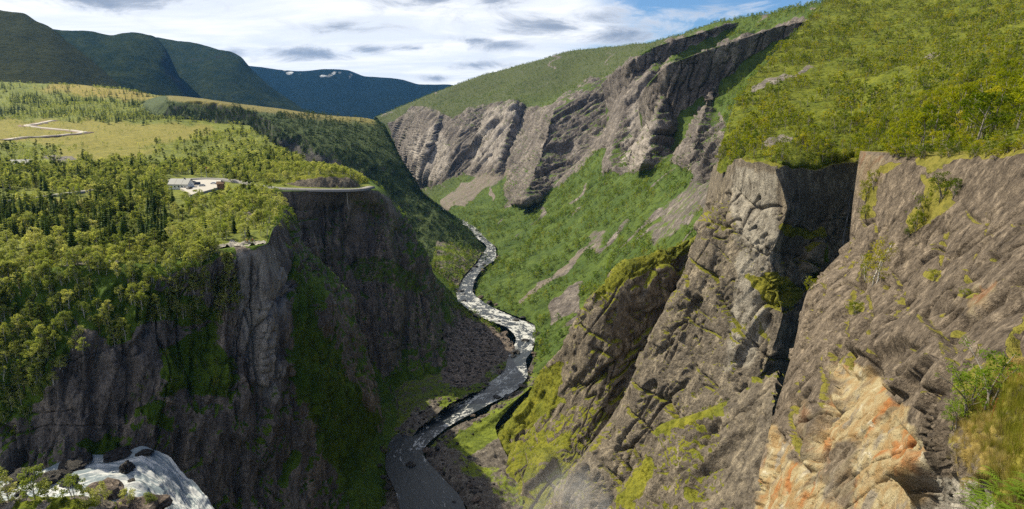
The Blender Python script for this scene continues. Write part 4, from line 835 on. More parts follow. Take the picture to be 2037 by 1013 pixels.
foam = 0.54 + 0.06 * fall + 0.75 * fbm(np.stack([U / 7, V / 15, 0 * U], -1), 3, 415) * (1 - 0.5 * fall) + 0.55 * fbm(np.stack([U / 2.2, V / 16, 0 * U], -1), 3, 417) - 0.5 * sstep(0.16, 0.02, np.linspace(0, 1, nv))[:, None] * (1 - fall) * sstep(0.25, 0.4, np.linspace(0, 1, nu))[None, :]
ob = terrain('waterfall', g, water_mat('waterfall_water', 0.55, (1.6, 0.2, 1), foamc=(0.74, 0.76, 0.78), dark=(0.17, 0.21, 0.24)), 'white waterfall plunging over the lip at lower left', dict(foam=foam))
add_uv(ob, U, V)

# thin waterfall in the dark gully
c = [P(1692, 385, 246), P(1689, 405, 246), P(1686, 425, 245), P(1683, 440, 244), P(1680, 460, 243), P(1677, 480, 242), P(1672, 510, 240)]
c = np.array(c); ti = np.linspace(0, 6, 90); ci = pchip(np.arange(7), c, ti)
w = np.linspace(-1, 1, 7)[None, :, None]
wid = (0.12 + 0.16 * np.linspace(0, 1, 90))[:, None, None]
g = ci[:, None] + w * wid * np.array((1, -0.1, 0)) + np.array((0, -1, 0)) * (0.7 * (1 - w ** 2))
U = np.repeat(w[..., 0], 90, 0); V = np.repeat(arc(g, 0)[:, None], 7, 1)
g[..., 0] += 0.3 * fbm(np.stack([V / 3, V * 0, V * 0], -1), 3, 421)
ob = terrain('thin_waterfall', g, water_mat('thin_water', 0.4, (1, 0.3, 1), dark=(0.06, 0.065, 0.075), foamc=(0.4, 0.42, 0.45)), 'thin white waterfall trickling down the dark gully', dict(foam=0.34 + 0 * U), (0, -1, 0))
add_uv(ob, U, V)
# ground in front of the fall carrying the sunny birches
fgnd = [[P(-160, 1000, 152), P(0, 990, 152), P(90, 990, 153), P(170, 990, 154), P(250, 1000, 155), P(330, 1015, 155), P(400, 1080, 155)],
        [P(-160, 1010, 147), P(0, 1000, 147), P(90, 1000, 148), P(170, 1000, 149), P(250, 1010, 150), P(320, 1030, 150), P(390, 1100, 150)],
        [P(-160, 1090, 135), P(0, 1080, 136), P(90, 1080, 137), P(170, 1080, 138), P(250, 1090, 139), P(320, 1120, 140), P(380, 1180, 140)],
        [P(-160, 1250, 122), P(0, 1240, 123), P(90, 1240, 124), P(170, 1250, 125), P(250, 1260, 126), P(320, 1280, 128), P(380, 1320, 130)]]
g = loft(fgnd, 2.4); n = frame_n(g); g = rough(g, n, 2.4, 5, 431, (1, 1, 1)); n = frame_n(g)
terrain('ravine_bank', g, M['hillside'], 'sunny mossy bank in front of the waterfall at bottom left', dict(veg=0.35 + 0.6 * sstep(-.1, .2, fbm(g / 5, 3, 433)), dry=Z0(g), tint=Z0(g), pale=Z0(g), scree=Z0(g)))
# ------------------------------------------------------------------ trees
def leaf_mat(name, c1, c2, c3, trans=0.35):
    m, n, b, o = new_mat(name)
    r = n.new('ShaderNodeObjectInfo').outputs['Random']
    pos = n.new('ShaderNodeNewGeometry').outputs['Position']
    f = n.noise(pos, 0.5, 2)
    c = n.mix(n.ramp(r, 0.0, 0.75), c1, c2); c = n.mix(n.ramp(r, 0.82, 1.0), c, c3)
    c = n.mix(n.ramp(f, 0.35, 0.65, 0.0, 0.45), c, n.mix(1.0, c, (0.55, 0.6, 0.6), 'MULTIPLY'))
    n.link(c, b.inputs['Base Color']); b.inputs['Roughness'].default_value = 0.6; b.inputs['Specular IOR Level'].default_value = 0.08
    t = n.new('ShaderNodeBsdfTranslucent'); n.link(n.mix(1.0, c, (1.25, 1.25, 0.6), 'MULTIPLY'), t.inputs[0])
    mx = n.new('ShaderNodeMixShader'); mx.inputs[0].default_value = trans
    n.link(b.outputs[0], mx.inputs[1]); n.link(t.outputs[0], mx.inputs[2]); n.link(mx.outputs[0], o.inputs[0])
    return m
M['leaf_l'] = leaf_mat('birch_leaves', (0.20, 0.245, 0.05), (0.37, 0.39, 0.12), (0.47, 0.46, 0.19), 0.55)
M['leaf_r'] = leaf_mat('hillside_birch_leaves', (0.075, 0.115, 0.004), (0.22, 0.24, 0.007), (0.33, 0.30, 0.014), 0.5)
M['leaf_v'] = leaf_mat('valley_birch_leaves', (0.07, 0.135, 0.014), (0.19, 0.25, 0.024), (0.30, 0.31, 0.04), 0.45)
M['leaf_f'] = leaf_mat('shrub_leaves', (0.12, 0.19, 0.015), (0.21, 0.28, 0.03), (0.28, 0.32, 0.05), 0.5)
M['leaf_d'] = leaf_mat('headland_leaves', (0.025, 0.055, 0.022), (0.048, 0.085, 0.03), (0.075, 0.11, 0.035), 0.3)  # darkened leaf set: the headland's shade and haze are coloured in
M['needle'] = leaf_mat('spruce_needles', (0.03, 0.065, 0.012), (0.075, 0.125, 0.018), (0.11, 0.15, 0.03), 0.3)
M['needle_p'] = leaf_mat('pine_needles', (0.085, 0.12, 0.026), (0.135, 0.165, 0.035), (0.16, 0.18, 0.04), 0.3)
M['bark_w'] = plain('birch_bark', (0.42, 0.39, 0.35), 0.8, 0, 0.3, 8)
M['bark_g'] = plain('grey_birch_bark', (0.2, 0.18, 0.155), 0.8, 0, 0.3, 8)
M['bark_d'] = plain('dark_bark', (0.11, 0.08, 0.06), 0.9, 0, 0.3, 8)

class MB:
    """collects faces, builds one mesh"""
    def __init__(s): s.v = []; s.f = []; s.mi = []
    def tube(s, pts, rad, k=6, mi=0):
        base = len(s.v); pts = [Vector(p) for p in pts]
        for i, p in enumerate(pts):
            d = (pts[min(i + 1, len(pts) - 1)] - pts[max(i - 1, 0)]).normalized()
            a = d.orthogonal().normalized(); b = d.cross(a)
            for j in range(k):
                t = 2 * math.pi * j / k; s.v.append(p + (a * math.cos(t) + b * math.sin(t)) * rad[i])
        for i in range(len(pts) - 1):
            for j in range(k):
                s.f.append((base + i * k + j, base + i * k + (j + 1) % k, base + (i + 1) * k + (j + 1) % k, base + (i + 1) * k + j)); s.mi.append(mi)
        s.f.append(tuple(base + (len(pts) - 1) * k + j for j in range(k))); s.mi.append(mi)
        s.f.append(tuple(base + k - 1 - j for j in range(k))); s.mi.append(mi)
    def poly(s, pts, mi=0):
        b = len(s.v); s.v.extend(pts); s.f.append(tuple(range(b, b + len(pts)))); s.mi.append(mi)
    def box(s, c, size, mi=0, rot=None):
        b = len(s.v)
        for dx in (-.5, .5):
            for dy in (-.5, .5):
                for dz in (-.5, .5):
                    p = Vector((dx * size[0], dy * size[1], dz * size[2]))
                    if rot: p = rot @ p
                    s.v.append(Vector(c) + p)
        for f in ((0, 1, 3, 2), (4, 6, 7, 5), (0, 4, 5, 1), (2, 3, 7, 6), (0, 2, 6, 4), (1, 5, 7, 3)):
            s.f.append(tuple(b + i for i in f)); s.mi.append(mi)
    def mesh(s, name, mats, smooth=False):
        me = bpy.data.meshes.new(name); me.from_pydata([tuple(v) for v in s.v], [], s.f)
        for m in mats: me.materials.append(m)
        if len(mats) > 1: me.polygons.foreach_set('material_index', s.mi)
        if smooth: me.polygons.foreach_set('use_smooth', [True] * len(s.f))
        me.update(); return me
    def merge(s, o, off):
        b = len(s.v); s.v += o.v; s.f += [tuple(i + b for i in f) for f in o.f]; s.mi += [off] * len(o.f)

def rv(r): 
    while True:
        v = Vector((r.uniform(-1, 1), r.uniform(-1, 1), r.uniform(-1, 1)))
        if 0.05 < v.length < 1: return v.normalized()
def leaf(mb, p, nrm, s, r):
    a = nrm.orthogonal().normalized(); a.rotate(Matrix.Rotation(r.uniform(0, 6.28), 3, nrm)); b = nrm.cross(a)
    e = r.uniform(0.55, 1.0)
    mb.poly([p - a * s, p - b * s * e * 0.7 , p + a * s * r.uniform(.7, 1.1), p + b * s * e * 0.7])
def broadleaf(seed, nleaf, ls, wid=0.30, low=0.18, clumps=16, stems=1, lean=0.06):
    """unit-height leafy tree: trunk mesh + crown mesh"""
    r = random.Random(seed); T, C = MB(), MB()
    cl = []
    for st in range(stems):
        ox = r.uniform(-.08, .08) * (stems > 1); oy = r.uniform(-.08, .08) * (stems > 1)
        lx, ly = r.uniform(-lean, lean) * (1 + stems), r.uniform(-lean, lean) * (1 + stems)
        pts = [(ox + lx * t * t + r.uniform(-.012, .012), oy + ly * t * t + r.uniform(-.012, .012), t * 0.93 - 0.03) for t in (0, .2, .4, .6, .8, 1)]
        T.tube(pts, [.020 * (1 - .85 * t) + .002 for t in (0, .2, .4, .6, .8, 1)], 5)
        for k in range(6):
            t = r.uniform(.25, .85); i = int(t * 5); b = Vector(pts[i]).lerp(Vector(pts[i + 1]), t * 5 - i)
            a = r.uniform(0, 6.28); L = wid * (0.95 - 0.5 * t) * r.uniform(.6, 1)
            e = b + Vector((math.cos(a) * L, math.sin(a) * L, L * r.uniform(.4, 1.0)))
            T.tube([b, b.lerp(e, .5) + Vector((0, 0, -.01)), e], [.008, .005, .002], 4)
            cl.append((e, r.uniform(.07, .12)))
        cl.append((Vector(pts[-1]), .07))
    for k in range(clumps):
        t = r.uniform(0, 1) ** 0.9; z = low + (0.97 - low) * t
        rr = wid * (math.sin(math.pi * (0.16 + 0.80 * t)) ** 0.8) * math.sqrt(r.uniform(.1, 1)); a = r.uniform(0, 6.28)
        cl.append((Vector((math.cos(a) * rr, math.sin(a) * rr, z)), r.uniform(.06, .125)))
    tot = sum(c[1] ** 2 for c in cl)
    for c, cr in cl:
        for k in range(int(nleaf * cr * cr / tot) + 1):
            d = rv(r); d.z *= .75
            p = c + d * cr * r.uniform(.45, 1.08)
            nn = (d * .8 + rv(r) * .8 + Vector((-.35, .1, .75))).normalized()
            leaf(C, p, nn, ls * r.uniform(.7, 1.25), r)
    return T, C
def spruce(seed, whorls=15, wid=0.17):
    r = random.Random(seed); T, C = MB(), MB()
    T.tube([(0, 0, -.03), (0, 0, .5), (0, 0, .99)], [.016, .009, .001], 5)
    for w in range(whorls):
        t = w / (whorls - 1); z = 0.06 + 0.92 * t; L = wid * (1 - t) ** 0.85 * r.uniform(.8, 1.1) + .012
        nb = 8 if t < .7 else 6
        for k in range(nb):
            a = 6.283 * (k + r.uniform(-.3, .3)) / nb + w * .7; l = L * r.uniform(.7, 1.1); d = Vector((math.cos(a), math.sin(a), 0)); s = Vector((-d.y, d.x, 0))
            b0 = Vector((0, 0, z)); m = b0 + d * l * .55 + Vector((0, 0, -l * .12)); e = b0 + d * l + Vector((0, 0, -l * r.uniform(.2, .5)))
            ww = l * .34 + .006
            C.poly([b0, m - s * ww, e, m + s * ww])
            C.poly([b0 + Vector((0, 0, .01)), m + Vector((0, 0, ww * .6)), e, m - Vector((0, 0, ww * .9))])
            C.poly([m - s * ww * .4 + Vector((0, 0, .008)), m - s * ww * 1.5 + d * l * .22 - Vector((0, 0, .02)), e - s * .01])
            C.poly([m + s * ww * .4 + Vector((0, 0, .008)), m + s * ww * 1.5 + d * l * .22 - Vector((0, 0, .02)), e + s * .01])
    return T, C
def pine(seed, nleaf=700, ls=.03):
    r = random.Random(seed); T, C = MB(), MB()
    bx, by = r.uniform(-.05, .05), r.uniform(-.05, .05)
    pts = [(bx * t * t, by * t * t, t * .95 - .03) for t in (0, .25, .5, .75, 1)]
    T.tube(pts, [.022, .018, .014, .009, .003], 6)
    cl = [(Vector(pts[-1]), .07)]
    for k in range(17):
        t = r.uniform(.38, .95); a = r.uniform(0, 6.28); L = .24 * (1.1 - t) ** .6 * r.uniform(.5, 1.1)
        b = Vector((bx * t * t, by * t * t, t * .95)); e = b + Vector((math.cos(a) * L, math.sin(a) * L, L * r.uniform(.0, .5)))
        T.tube([b, e], [.007, .002], 4); cl.append((e, r.uniform(.05, .095))); cl.append((b.lerp(e, .6), .05))
    tot = sum(c[1] ** 2 for c in cl)
    for c, cr in cl:
        for k in range(int(nleaf * cr * cr / tot) + 1):
            d = rv(r); d.z *= .5; leaf(C, c + d * cr * r.uniform(.3, 1.05), (rv(r) + Vector((0, 0, .4))).normalized(), ls * r.uniform(.7, 1.2), r)
    return T, C

PROTO = {}
def add_proto(key, variants, leafm, barkm):
    lst = []
    for i, (T, C) in enumerate(variants):
        tm = T.mesh(key + '_trunk', [barkm], True); cm = C.mesh(key + '_crown', [leafm])
        A = MB(); A.merge(T, 0); A.merge(C, 1)
        lst.append((tm, cm, A.mesh(key, [barkm, leafm])))
    PROTO[key] = lst
BV = [broadleaf(100 + i, 1300, .026, wid=.30 + .03 * (i % 3), stems=1 + (i % 3 == 2), clumps=18) for i in range(6)]
add_proto('birch_l', BV, M['leaf_l'], M['bark_w'])
add_proto('birch_r', [broadleaf(150 + i, 650, .028, wid=.36 + .05 * (i % 3), low=.08, stems=1 + (i % 2), clumps=16) for i in range(6)], M['leaf_r'], M['bark_g'])
add_proto('bush_v', [broadleaf(200 + i, 130, .062, wid=.42, low=.05, stems=1, clumps=12) for i in range(6)], M['leaf_v'], M['bark_g'])
add_proto('bush_d', [broadleaf(210 + i, 130, .062, wid=.40, low=.05, stems=1, clumps=12) for i in range(5)], M['leaf_d'], M['bark_g'])
add_proto('bush_l', [broadleaf(220 + i, 130, .062, wid=.38, low=.05, stems=1, clumps=12) for i in range(6)], M['leaf_l'], M['bark_w'])
add_proto('bush_r', [broadleaf(240 + i, 150, .060, wid=.48, low=.03, stems=1, clumps=12) for i in range(6)], M['leaf_r'], M['bark_g'])
add_proto('spruce', [spruce(300 + i, 14 + i % 3, .15 + .02 * (i % 3)) for i in range(5)], M['needle'], M['bark_d'])
add_proto('spruce_far', [spruce(330 + i, 7, .17) for i in range(3)], M['needle'], M['bark_d'])
add_proto('pine', [pine(350 + i) for i in range(5)], M['needle_p'], M['bark_d'])

# ---- scattering over the terrain
def scatter(tn, per_m2, mask, seed, margin=60):
    """random points on a terrain grid, weighted by true area and mask (grid array)"""
    g = TERR[tn]['g']; a = g[1:, 1:] - g[:-1, :-1]; b = g[1:, :-1] - g[:-1, 1:]
    ar = 0.5 * np.linalg.norm(np.cross(a, b), axis=-1)
    mk = (mask[:-1, :-1] + mask[1:, 1:] + mask[:-1, 1:] + mask[1:, :-1]) / 4
    px, py, d = proj(g); px, py, d = px[:-1, :-1], py[:-1, :-1], d[:-1, :-1]
    vis = (px > -margin) & (px < 2037 + margin) & (py > -margin) & (py < 1013 + margin) & (d > 2)
    w = (ar * mk * vis).ravel(); tot = w.sum() * per_m2
    r = np.random.default_rng(seed); n = r.poisson(tot)
    if n == 0: return np.zeros((0, 3))
    idx = r.choice(len(w), n, p=w / w.sum()); i, j = np.divmod(idx, g.shape[1] - 1)
    u, v = r.random(n)[:, None], r.random(n)[:, None]
    return (g[i, j] * (1 - u) * (1 - v) + g[i, j + 1] * u * (1 - v) + g[i + 1, j] * (1 - u) * v + g[i + 1, j + 1] * u * v)
def pmask(tn, polys, base=0.0, amp=8, sc=40, soft=2): return paint(base, TERR[tn]['g'], polys, soft, amp, sc)
POOL = []      # (kind, proto key, pos(n,3), height(n))
def pool(kind, key, pos, h0, h1, seed, forest, skew=1.0):
    r = np.random.default_rng(seed); h = h0 + (h1 - h0) * r.random(len(pos)) ** skew
    POOL.append((kind, key, pos, h, forest))
# ------------------------------------------------------------------ things
def tag(o, label, cat, group=None):
    o['label'] = label; o['category'] = cat
    if group: o['group'] = group
    return o
def thing(name, label, cat, loc, rz=0.0, group=None):
    e = bpy.data.objects.new(name, None); COL.objects.link(e); e.location = loc; e.rotation_euler = (0, 0, rz); e.empty_display_size = 0.5
    return tag(e, label, cat, group)
def part(name, mb, mat, parent, smooth=False, loc=None):
    mats = mat if isinstance(mat, list) else [mat]
    o = bpy.data.objects.new(name, mb if isinstance(mb, bpy.types.Mesh) else mb.mesh(name, mats, smooth)); COL.objects.link(o); o.parent = parent
    if loc is not None: o.location = loc
    return o
bpy.context.view_layer.update(); DEPS = bpy.context.evaluated_depsgraph_get()
def hitpix(px, py, far=4000):
    """first ground surface seen at a photograph pixel"""
    d = Vector(P(px, py, 1.0)).normalized()
    ok, loc, nrm, *_ = SC.ray_cast(DEPS, Vector((0, 0, 0)) + d * 3, d, distance=far)
    return (loc, nrm) if ok else (Vector(P(px, py, 300)), Vector((0, 0, 1)))
def down(x, y, z0=60):
    ok, loc, *_ = SC.ray_cast(DEPS, Vector((x, y, z0)), Vector((0, 0, -1)), distance=400)
    return loc.z if ok else -60

M['asphalt'] = plain('road_asphalt', (0.19, 0.185, 0.18), 0.9, 0, 0.15, 0.3)
M['gravel'] = plain('pale_gravel', (0.36, 0.34, 0.31), 0.95, 0, 0.18, 0.5)
M['track'] = plain('track_gravel', (0.36, 0.33, 0.29), 0.95, 0, 0.2, 0.2)
M['earth'] = plain('bare_earth', (0.16, 0.115, 0.09), 0.95, 0, 0.3, 0.1)
M['white_wall'] = plain('white_painted_boards', (0.72, 0.72, 0.70), 0.6, 0, 0.05, 1)
M['slate'] = plain('grey_roof', (0.13, 0.14, 0.155), 0.55, 0, 0.12, 1.5)
M['turf'] = plain('brown_turf_roof', (0.16, 0.10, 0.06), 0.95, 0, 0.3, 2)
M['wood'] = plain('brown_wood', (0.20, 0.11, 0.06), 0.8, 0, 0.25, 2)
M['glass'] = plain('window_glass', (0.03, 0.035, 0.04), 0.1, 0, 0.1, 1)
M['steel'] = plain('galvanised_steel', (0.45, 0.46, 0.47), 0.45, 0.6, 0.1, 2)
M['red'] = plain('red_paint', (0.5, 0.05, 0.03), 0.6, 0, 0.1, 2)
M['tyre'] = plain('tyre_rubber', (0.02, 0.02, 0.02), 0.8)

def ribbon(pts, width, lift, skirt=0.0):
    """strip along world points (n,3): grid rows across"""
    p = np.array(pts, float); n = len(p); ti = np.linspace(0, n - 1, n * 14)
    c = pchip(np.arange(n), p, ti); t = np.gradient(c, axis=0); t[:, 2] = 0; t /= np.maximum(np.linalg.norm(t, axis=1, keepdims=True), 1e-6)
    s = np.stack([t[:, 1], -t[:, 0], 0 * t[:, 0]], -1)
    offs = [(-width / 2 - .4, -1.2), (-width / 2, lift), (0, lift + .05), (width / 2, lift), (width / 2 + .4, -1.2)]
    return np.stack([c + s * o + np.array((0, 0, z)) for o, z in offs])
def strip(name, pts, width, lift, mat, label, parent=None):
    g = ribbon(pts, width, lift)
    return terrain(name, g, mat, label, {}, (0, 0, 1), parent=parent)
RD = [(-70, 412, -60), (0, 401, -60), (40, 396, -60), (80, 391.5, -60), (150, 383, -60), (230, 373, -60), (300, 364, -60), (345, 358.5, -60), (400, 355.5, -60), (440, 356.5, -60.5), (480, 362, -61.3), (520, 370, -62), (560, 375.2, -62.8), (620, 377, -63.5), (690, 377.5, -64.5), (722, 375.5, -65), (738, 371.5, -65.5)]
road_pts = [PZ(a, b, z + 0.9) for a, b, z in RD]
strip('road', road_pts, 6.0, 0.35, M['asphalt'], 'pale asphalt road along the plateau and the cliff top')
# winding gravel track on the moor
TR = [(2, 279), (39, 274.5), (74, 273), (118, 269.6), (163, 264.6), (148, 260.5), (118, 258), (86, 254.8), (55, 250.8), (74, 247), (91, 243.5), (106, 240)]
tp = []
for a, b in TR:
    h, _ = hitpix(a, b); tp.append((h.x, h.y, h.z + 0.5))
tp = np.array(tp); ti = np.linspace(0, len(tp) - 1, len(tp) * 3); tp2 = pchip(np.arange(len(tp)), tp, ti)
tp2[:, 2] = [max(down(x, y, 200) + 0.6, z - 3) for x, y, z in tp2]
strip('earth_verge', tp2 - np.array((0, 0, 0.7)), 26, 0.3, M['earth'], 'brown bare earth beside the winding gravel track')
strip('gravel_track', tp2, 9, 0.3, M['track'], 'pale winding gravel track across the brown moor')
# car park
def sheet(name, poly, z, mat, label):
    v = [PZ(a, b, z) for a, b in poly]; mb = MB(); mb.poly([Vector(p) for p in v])
    lo = [Vector((p[0], p[1], p[2] - 2)) for p in v]
    for i in range(len(v)):
        j = (i + 1) % len(v); mb.poly([lo[i], lo[j], Vector(v[j]), Vector(v[i])])
    o = bpy.data.objects.new(name, mb.mesh(name, [mat])); COL.objects.link(o); o['kind'] = 'structure'; o['label'] = label; return o
ZP = -58.6
sheet('car_park', [(376, 358.5), (410, 357), (441, 358), (443, 367), (430, 374), (405, 381), (378, 388), (366, 378), (352, 371), (366, 363)], ZP, M['gravel'], 'white gravel car park beside the white house')

def house(name, label, loc, rz, L, W_, H, RH, wall, roof, wins, door=True):
    e = thing(name, label, 'house', loc, rz)
    b = MB(); hx, hy = L / 2, W_ / 2
    A = [Vector((-hx, -hy, -2)), Vector((hx, -hy, -2)), Vector((hx, hy, -2)), Vector((-hx, hy, -2))]; T = [Vector((v.x, v.y, H)) for v in A]
    for i in range(4): b.poly([A[i], A[(i + 1) % 4], T[(i + 1) % 4], T[i]])
    b.poly([T[1], T[2], Vector((hx, 0, H + RH))]); b.poly([T[3], T[0], Vector((-hx, 0, H + RH))])
    w = part('wall', b, wall, e)
    ov = 0.5; n = 3
    for sgn in (-1, 1):
        r = part('roof', MB_roof(L, hy, H, RH, ov, sgn), roof, e)
        for k in range(n):                     # broad roof panels with standing joints
            x0 = -hx - ov + (L + 2 * ov) * k / n + .06; x1 = -hx - ov + (L + 2 * ov) * (k + 1) / n - .06
            m = MB(); sl = RH / hy
            y0, y1 = sgn * (hy + ov - .05), sgn * .08
            z = lambda y: H + RH - abs(y) * sl + .30
            m.poly([Vector((x0, y0, z(y0))), Vector((x1, y0, z(y0))), Vector((x1, y1, z(y1))), Vector((x0, y1, z(y1)))][::-sgn])
            part('panel', m, roof, r)
    for i, x in enumerate(wins):
        m = MB(); m.box((x, -hy - .03, H * .55), (1.1, .10, 1.2)); f = part('window', m, wall, e)
        m = MB(); m.box((x, -hy - .06, H * .55), (.92, .10, 1.02)); part('pane', m, M['glass'], f)
    if door:
        m = MB(); m.box((hx * .72, -hy - .03, 1.05), (1.0, .12, 2.1)); part('door', m, M['wood'], e)
    m = MB(); m.box((hx * .4, 0, H + RH + .45), (.7, .7, 1.2)); part('chimney', m, M['slate'], e)
    return e
def MB_roof(L, hy, H, RH, ov, sgn):
    m = MB(); sl = RH / hy; hx = L / 2 + ov; y0 = sgn * (hy + ov); zt = H + RH + .22; ze = zt - (hy + ov) * sl
    for dz in (0, -.18):
        q = [Vector((-hx, y0, ze + dz)), Vector((hx, y0, ze + dz)), Vector((hx, 0, zt + dz)), Vector((-hx, 0, zt + dz))]
        m.poly(q if dz == 0 else q[::-1])
    m.poly([Vector((-hx, y0, ze - .18)), Vector((hx, y0, ze - .18)), Vector((hx, y0, ze)), Vector((-hx, y0, ze))])
    return m
hp = PZ(357, 377, -60.0)
house('white_house', 'long white house with grey roof beside the car park', (hp[0], hp[1] + 3.5, -60.0), math.radians(-6), 14.0, 8.0, 3.6, 3.3, M['white_wall'], M['slate'], (-5, -2.4, .3, 2.8))
hp = PZ(438, 372, ZP)
house('brown_hut', 'small brown hut at the right end of the car park', (hp[0], hp[1] + 1, ZP), math.radians(10), 4.2, 3.4, 2.2, 1.3, M['wood'], M['turf'], (-1.0,))
h, _ = hitpix(44, 333)
house('grey_cabin', 'grey roofed cabin half hidden in the woods at far left', (h.x, h.y, h.z), math.radians(8), 17.0, 9.0, 3.2, 3.6, M['slate'], M['slate'], (-5, 0, 4.5), False)

# flag pole
fp = PZ(404.5, 356, -59.5); e = thing('flagpole', 'white flagpole with a small red pennant by the road', 'flagpole', (fp[0], fp[1] + 6, -59.5))
m = MB(); m.tube([(0, 0, -1), (0, 0, 4.2), (0, 0, 8.4)], [.11, .09, .05], 8); part('pole', m, M['white_wall'], e)
m = MB()
for k in range(6):
    x0, x1 = k / 6 * 1.5, (k + 1) / 6 * 1.5; w = lambda x: .45 * (1 - x / 1.7)
    y = lambda x: .12 * math.sin(x * 4)
    m.poly([Vector((x0, y(x0), 7.9 - w(x0))), Vector((x1, y(x1), 7.9 - w(x1))), Vector((x1, y(x1), 7.9 + w(x1))), Vector((x0, y(x0), 7.9 + w(x0)))])
part('pennant', m, M['red'], e)
m = MB(); m.tube([(0, 0, 8.38), (0, 0, 8.5)], [.1, .06], 8); part('finial', m, M['steel'], e)

def car(label, loc, rz, col, van=False):
    e = thing('parked_car', label, 'car', loc, rz, 'cars in the gravel car park'); c = plain('car_paint_' + label[:5], col, 0.3, 0.0, 0.03)
    Lc, Wc, Hc = (5.2, 2.0, 2.2) if van else (4.4, 1.8, 1.45)
    prof = [(-.5, .18), (-.5, .52), (-.44, .6), (-.30, .62), (-.20, .98), (-.05, 1.0), (.26, .99), (.40, .66), (.49, .6), (.5, .2)] if not van else [(-.5, .15), (-.5, .45), (-.42, .52), (-.32, .9), (-.26, 1.0), (.48, 1.0), (.5, .9), (.5, .15)]
    m = MB(); pr = [(x * Lc, z * Hc) for x, z in prof]
    def ring(sy, ins): return [Vector((x, sy * (Wc / 2 - (ins if z > .62 * Hc else 0)), z)) for x, z in pr]
    l, r = ring(-1, .16), ring(1, .16); m.poly(l); m.poly(r[::-1])
    for i in range(len(pr)):
        j = (i + 1) % len(pr); m.poly([l[j], l[i], r[i], r[j]])
    part('body', m, c, e)
    for sy in (-1, 1):
        m = MB(); y = sy * (Wc / 2 - .10)
        m.box((0.02 * Lc if not van else -.1 * Lc, y, .80 * Hc), (.42 * Lc, .06, .24 * Hc)); part('window', m, M['glass'], e)
    m = MB(); m.poly([Vector((-.29 * Lc, -Wc * .38, .655 * Hc)), Vector((-.29 * Lc, Wc * .38, .655 * Hc)), Vector((-.212 * Lc, Wc * .36, .965 * Hc)), Vector((-.212 * Lc, -Wc * .36, .965 * Hc))]); part('windscreen', m, M['glass'], e)
    for x in (-.31, .31):
        for sy in (-1, 1):
            m = MB(); m.tube([(x * Lc, sy * (Wc / 2 - .22), .32), (x * Lc, sy * (Wc / 2 + .02), .32)], [.32, .32], 14); w = part('wheel', m, M['tyre'], e)
            m = MB(); m.tube([(x * Lc, sy * (Wc / 2 - .2), .32), (x * Lc, sy * (Wc / 2 + .035), .32)], [.19, .19], 10); part('rim', m, M['steel'], w)
    for sy in (-.6, .6):
        m = MB(); m.box((-.5 * Lc, sy * Wc / 2, .48 * Hc), (.06, .34, .14)); part('headlight', m, M['white_wall'], e)
for lab, px, py, rz, col, van in (('dark blue van parked right of the white house', 391, 368.5, .3, (.02, .03, .06), True), ('black car parked at the back of the car park', 384, 364, -.2, (.02, .02, .02), False),
                                  ('silver car in the middle of the car park', 402, 370.5, .5, (.4, .42, .44), False), ('dark grey car nearest the trees in the car park', 377, 376, 1.3, (.08, .08, .09), False), ('white car beside the small brown hut', 425, 366, .1, (.7, .7, .7), False)):
    q = PZ(px, py, ZP); car(lab, (q[0], q[1], ZP + .02), rz, col, van)

# guard rail on the cliff edge of the road
e = thing('guard_rail', 'long steel guard rail along the outer edge of the cliff road', 'guard rail', (0, 0, 0))
gp = np.array([PZ(a, b, z + 1.25) for a, b, z in RD[11:16]]); gp[:, 1] -= 2.9
ti = np.linspace(0, len(gp) - 1, 60); gi = pchip(np.arange(len(gp)), gp, ti)
m = MB(); m.tube([tuple(p + np.array((0, 0, .75))) for p in gi], [.07] * 60, 4); part('rail', m, M['steel'], e)
m = MB(); m.box((0, 0, .1), (.14, .14, 1.5)); pm = m.mesh('post', [M['steel']])
for p in gi[::3]: part('post', pm, None, e, loc=tuple(p))

# drain water down the road cliff
m = MB(); a = Vector(PZ(692, 380, -65)); pts = []
for k, (dx, dz) in enumerate([(0, 0), (.1, -2), (.3, -5), (.2, -8), (.7, -12), (.9, -16)]):
    x = a.x + dx; z = a.z + dz; pts.append((x, a.y - 3.4 - .12 * k, z))
m.tube(pts, [.35, .3, .25, .3, .2, .1], 6); o = bpy.data.objects.new('drain_stream', m.mesh('drain_stream', [plain('stream_stain', (.35, .33, .30), .6)], True)); COL.objects.link(o); o['kind'] = 'structure'; o['label'] = 'pale trickle staining the cliff below the road'

